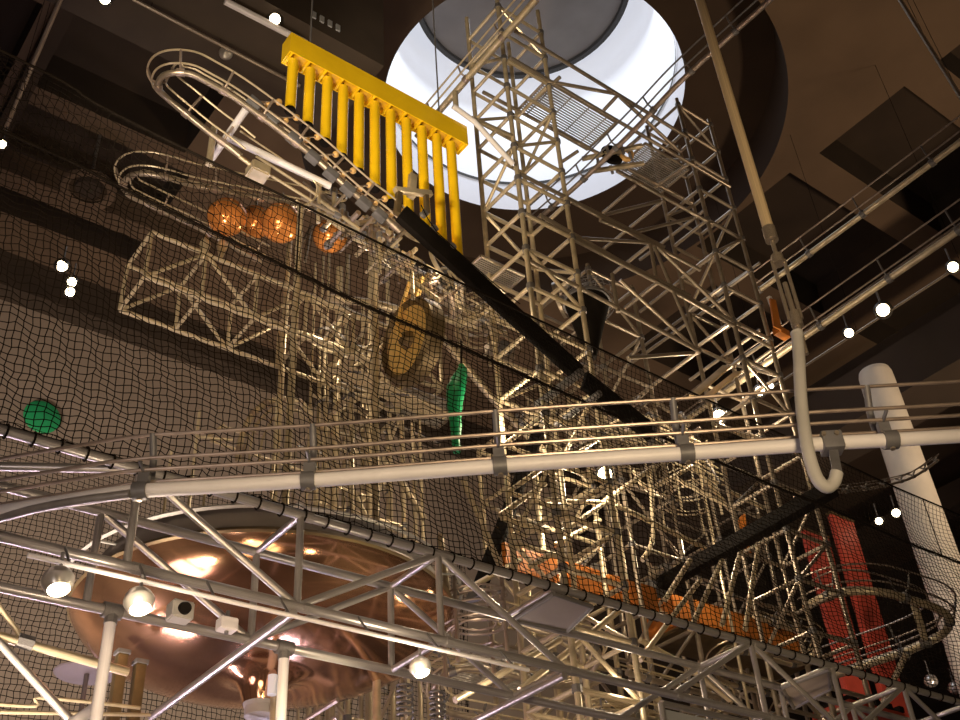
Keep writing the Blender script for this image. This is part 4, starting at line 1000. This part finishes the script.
# ------------------------------------------------------------------ lamps around the hall
def rail_lamp(px, py, rp, label, on=True, dark=True, **k): return lamp(px, py, rp * 1.2, label, on, dark, 0.25, EYE - at(px, py, **k), **k)
rail_lamp(275, 19, 6.0, 'lit lamp on the ceiling rail above the yellow beam', z=11.8)
rail_lamp(105, -1, 5.5, 'lit lamp at the top edge of the ceiling, left', z=11.8)
lamp(226, 53, 6.5, 'unlit ball lamp on the ceiling rail left of the yellow beam', False, False, 0.2, V((0.3, -0.6, -1)), z=11.8)
rail_lamp(62, 266, 6.0, 'upper one of three warm lamps clustered at the left', y=12)
rail_lamp(72, 282, 5.0, 'middle one of three warm lamps clustered at the left', y=12)
rail_lamp(70, 292, 5.0, 'lowest one of three warm lamps clustered at the left', y=12)
rail_lamp(2, 144, 4.5, 'warm lamp at the left edge above the lower net rope', y=11)
rail_lamp(883, 310, 7.0, 'brightest lamp on the right-hand lamp rail', x=13)
rail_lamp(849, 333, 5.0, 'lamp on the right-hand lamp rail, just below the brightest', x=13)
rail_lamp(953, 267, 5.5, 'lamp on the right-hand lamp rail near the edge', x=13)
rail_lamp(719, 416, 7.0, 'lit lamp seen between the front guide rods, right of centre', y=6.7)
rail_lamp(605, 474, 8.0, 'lit lamp just beneath the white curved pipe, centre', y=6.7)
rail_lamp(760, 391, 5.5, 'lit lamp beside a right tower post', y=6.7)
rail_lamp(771, 386, 3.0, 'tiny lit lamp next to the right tower post', y=6.9)
rail_lamp(896, 513, 4.5, 'warm lamp in the dark right of the red column', y=9)
rail_lamp(879, 521, 4.0, 'white lamp in the dark right of the red column', y=9)
for px, py, lab in ((931, 681, 'dim round fitting low in the dark, near the white column foot'), (955, 688, 'dim round fitting at the edge, low right')):
    lamp(px, py, 6, lab, False, False, 0.2, V((0, 0, -1)), y=8)
def rail(p1, p2, label, r=0.03, m='cream', **k):
    P1 = at(*p1, **k); P2 = at(*p2, **k)
    t = thing('lamp_rail', P1, label, 'rail'); tube(t, 'rail', P1, P2, r, m, 8)
    for f in (0.1, 0.5, 0.9):
        q = P1.lerp(P2, f); tube(t, 'hanger_rod', q, V((q.x, q.y, H + 1.6)), 0.004, 'net', 6)
rail((225, 1), (306, 43), 'short white lamp rail ending above the yellow beam', 0.045, 'white', z=11.7)
rail((133, -1), (300, 86), 'long thin lamp rail crossing the upper left ceiling', 0.025, 'steel', z=11.7)
rail((62, -4), (4, 132), 'thin grey rail dropping across the upper left corner', 0.03, 'steel', z=11.7)
rail((745, 405), (990, 246), 'lamp rail with three lamps along the dark right ceiling', 0.02, 'steel', x=13.05)
rail((895, -8), (970, 112), 'steel tube crossing the upper right corner', 0.03, 'steel', y=3.3)
t = thing('ceiling_fan_ring', at(88, 190, z=13.2), 'faint dark round ceiling fitting behind the net at the upper left', 'fitting')
q = at(88, 190, z=13.2); lathe(t, 'ring', [(0.30, 0), (0.42, -0.05), (0.45, 0.02), (0.42, 0.08), (0.30, 0.06)], q, 'ceil', seg=32); lathe(t, 'centre', [(0, -0.02), (0.2, 0), (0.22, 0.06)], q, 'ceildk', seg=24)
tube(t, 'hanger', q, V((q.x, q.y, H + 1.6)), 0.03, 'clamp', 8)
t = thing('ceiling_grille', at(331, 18, y=7.69), 'small white slotted grille on the dark bulkhead', 'grille')
for k in range(4):
    q = at(314 + k * 8, 15 + k * 4.3, y=7.685); boxw(t, 'slot', q - V((0.03, 0.01, 0.06)), q + V((0.03, 0.01, 0.06)), 'whitepanel')

# ------------------------------------------------------------------ light
def area(name, loc, target, size, power, col, spread=None):
    L = bpy.data.lights.new(name, 'AREA'); L.energy = power; L.color = col; L.size = size
    if spread: L.spread = math.radians(spread)
    o = bpy.data.objects.new(name, L); link(o); o.location = loc
    o.rotation_euler = (V(target) - V(loc)).to_track_quat('-Z', 'Y').to_euler(); return o
def spot(name, loc, target, power, col, ang=50, blend=0.6, size=0.15):
    L = bpy.data.lights.new(name, 'SPOT'); L.energy = power; L.color = col; L.spot_size = math.radians(ang); L.spot_blend = blend; L.shadow_soft_size = size
    o = bpy.data.objects.new(name, L); link(o); o.location = loc
    o.rotation_euler = (V(target) - V(loc)).to_track_quat('-Z', 'Y').to_euler(); return o
WARM = (1.0, 0.74, 0.42); WARM2 = (1.0, 0.80, 0.55)
area('skylight_glow', W(SK[0], SK[1], SZ + 3.0), W(SK[0], SK[1], 0), 4.2, 170, (0.88, 0.93, 1.0))
spot('machine_key', W(0.5, -1.0, 1.0), W(5.0, 6.4, 4.8), 760, WARM, 56, 0.7, 0.4)
spot('front_key', W(-2.5, 1.0, 0.4), W(3.5, 5.2, 3.0), 150, (1.0, 0.86, 0.80), 75, 0.7, 0.4)
spot('upper_left_key', W(-3.5, 2.0, 2.0), W(3.4, 6.5, 7.6), 1300, WARM, 42, 0.7, 0.5)
spot('right_key', W(6.0, -2.0, 0.5), W(9.0, 6.2, 4.6), 480, WARM, 55, 0.7, 0.4)
spot('wall_wash', W(-3.0, 10.5, 0.0), W(3.5, 17.5, 5.6), 4200, (1.0, 0.80, 0.62), 76, 0.8, 0.5)
spot('wall_wash_centre', W(9.0, 12.5, 0.0), W(10.5, 17.5, 8), 1100, (1.0, 0.76, 0.52), 100, 0.8, 0.5)
spot('dish_violet', W(5.6, 10.5, 0.0), W(D.x + 0.5, D.y + 0.4, D.z - 1.6), 700, (0.74, 0.68, 1.0), 45, 0.6, 0.5)
spot('red_spot', W(11.5, 4.5, 0.5), W(15.5, 9.3, 5.5), 750, (1.0, 0.7, 0.5), 40, 0.6, 0.2)
spot('column_spot', W(12.5, 2.5, 1.0), W(16.2, 8.3, 7.5), 600, (1.0, 0.82, 0.6), 40, 0.6, 0.3)
spot('ceiling_wash', W(16.0, 1.0, 4.0), W(14.0, 6.5, 14), 2000, (1.0, 0.72, 0.45), 90, 0.8, 0.5)
spot('chime_fill', W(-1.5, 1.5, 2.0), W(3.75, 5.8, 8.1), 2600, (1.0, 0.84, 0.6), 22, 0.5, 0.35)  # unseen spot added to brighten the chimes
spot('gong_fill', W(2.6, 5.0, 1.2), W(G.x, G.y, G.z - 1.6), 420, (1.0, 0.82, 0.5), 14, 0.5, 0.15)  # added spot without a fixture, lifts the gong face
L = area('dish_streak_fill', W(2.2, 10.6, -0.6), W(D.x - 0.4, D.y + 0.3, D.z - 1.6), 3.4, 260, (1.0, 0.78, 0.92)); L.data.shape = 'RECTANGLE'; L.data.size_y = 0.16  # unseen strip added so the copper reflects a bright streak
spot('lattice_fill', W(0.6, 5.8, 0.4), W(3.4, 8.3, 7.5), 1300, (1.0, 0.84, 0.62), 40, 0.6, 0.2)  # extra unseen spot, added to lift the lattice bridge
spot('dish_warm', W(1.2, 3.6, 0.3), W(D.x - 0.2, D.y, D.z - 1.6), 300, (1.0, 0.72, 0.45), 60, 0.6, 0.9)  # added unseen warm light for the copper dish
spot('dish_rose', W(0.6, 6.6, 0.4), W(D.x - 0.8, D.y, D.z - 1.6), 200, (1.0, 0.66, 0.70), 60, 0.6, 0.8)
spot('orange_spot', W(6.5, 5.2, 0.3), W(7.2, 7.0, 4.6), 110, (1.0, 0.70, 0.40), 70, 0.6, 0.15)
for px, py, y, pw in ((450, 262, 6.2, 14), (352, 310, 8.35, 32), (500, 420, 6.4, 25), (560, 520, 6.9, 30), (690, 540, 6.9, 30), (500, 690, 5.8, 9), (620, 690, 5.9, 9), (605, 474, 6.5, 60), (719, 416, 6.5, 50), (139, 606, 4.5, 10), (420, 673, 4.6, 10), (760, 391, 6.5, 25)):  # light of the visible lamps, plus unseen fill points added inside the machine
    L = bpy.data.lights.new('lamp_and_fill_light', 'POINT'); L.energy = pw; L.color = WARM2; L.shadow_soft_size = 0.08
    o = bpy.data.objects.new('lamp_and_fill_light', L); link(o); o.location = at(px, py + 3, y=y)

w = bpy.data.worlds.new('hall_air'); SC.world = w; w.use_nodes = True
w.node_tree.nodes['Background'].inputs['Color'].default_value = (1.0, 0.78, 0.55, 1); w.node_tree.nodes['Background'].inputs['Strength'].default_value = 0.05

# ------------------------------------------------------------------ camera
cam = bpy.data.cameras.new('camera'); co = bpy.data.objects.new('camera', cam); link(co)
cam.sensor_width = 36; cam.lens = FPX * 36 / 960; cam.clip_end = 200; cam.clip_start = 0.05
co.matrix_world = Matrix.Translation(EYE) @ ROT.to_4x4()
SC.camera = co
SC.view_settings.view_transform = 'Standard'
SC.view_settings.look = 'None'
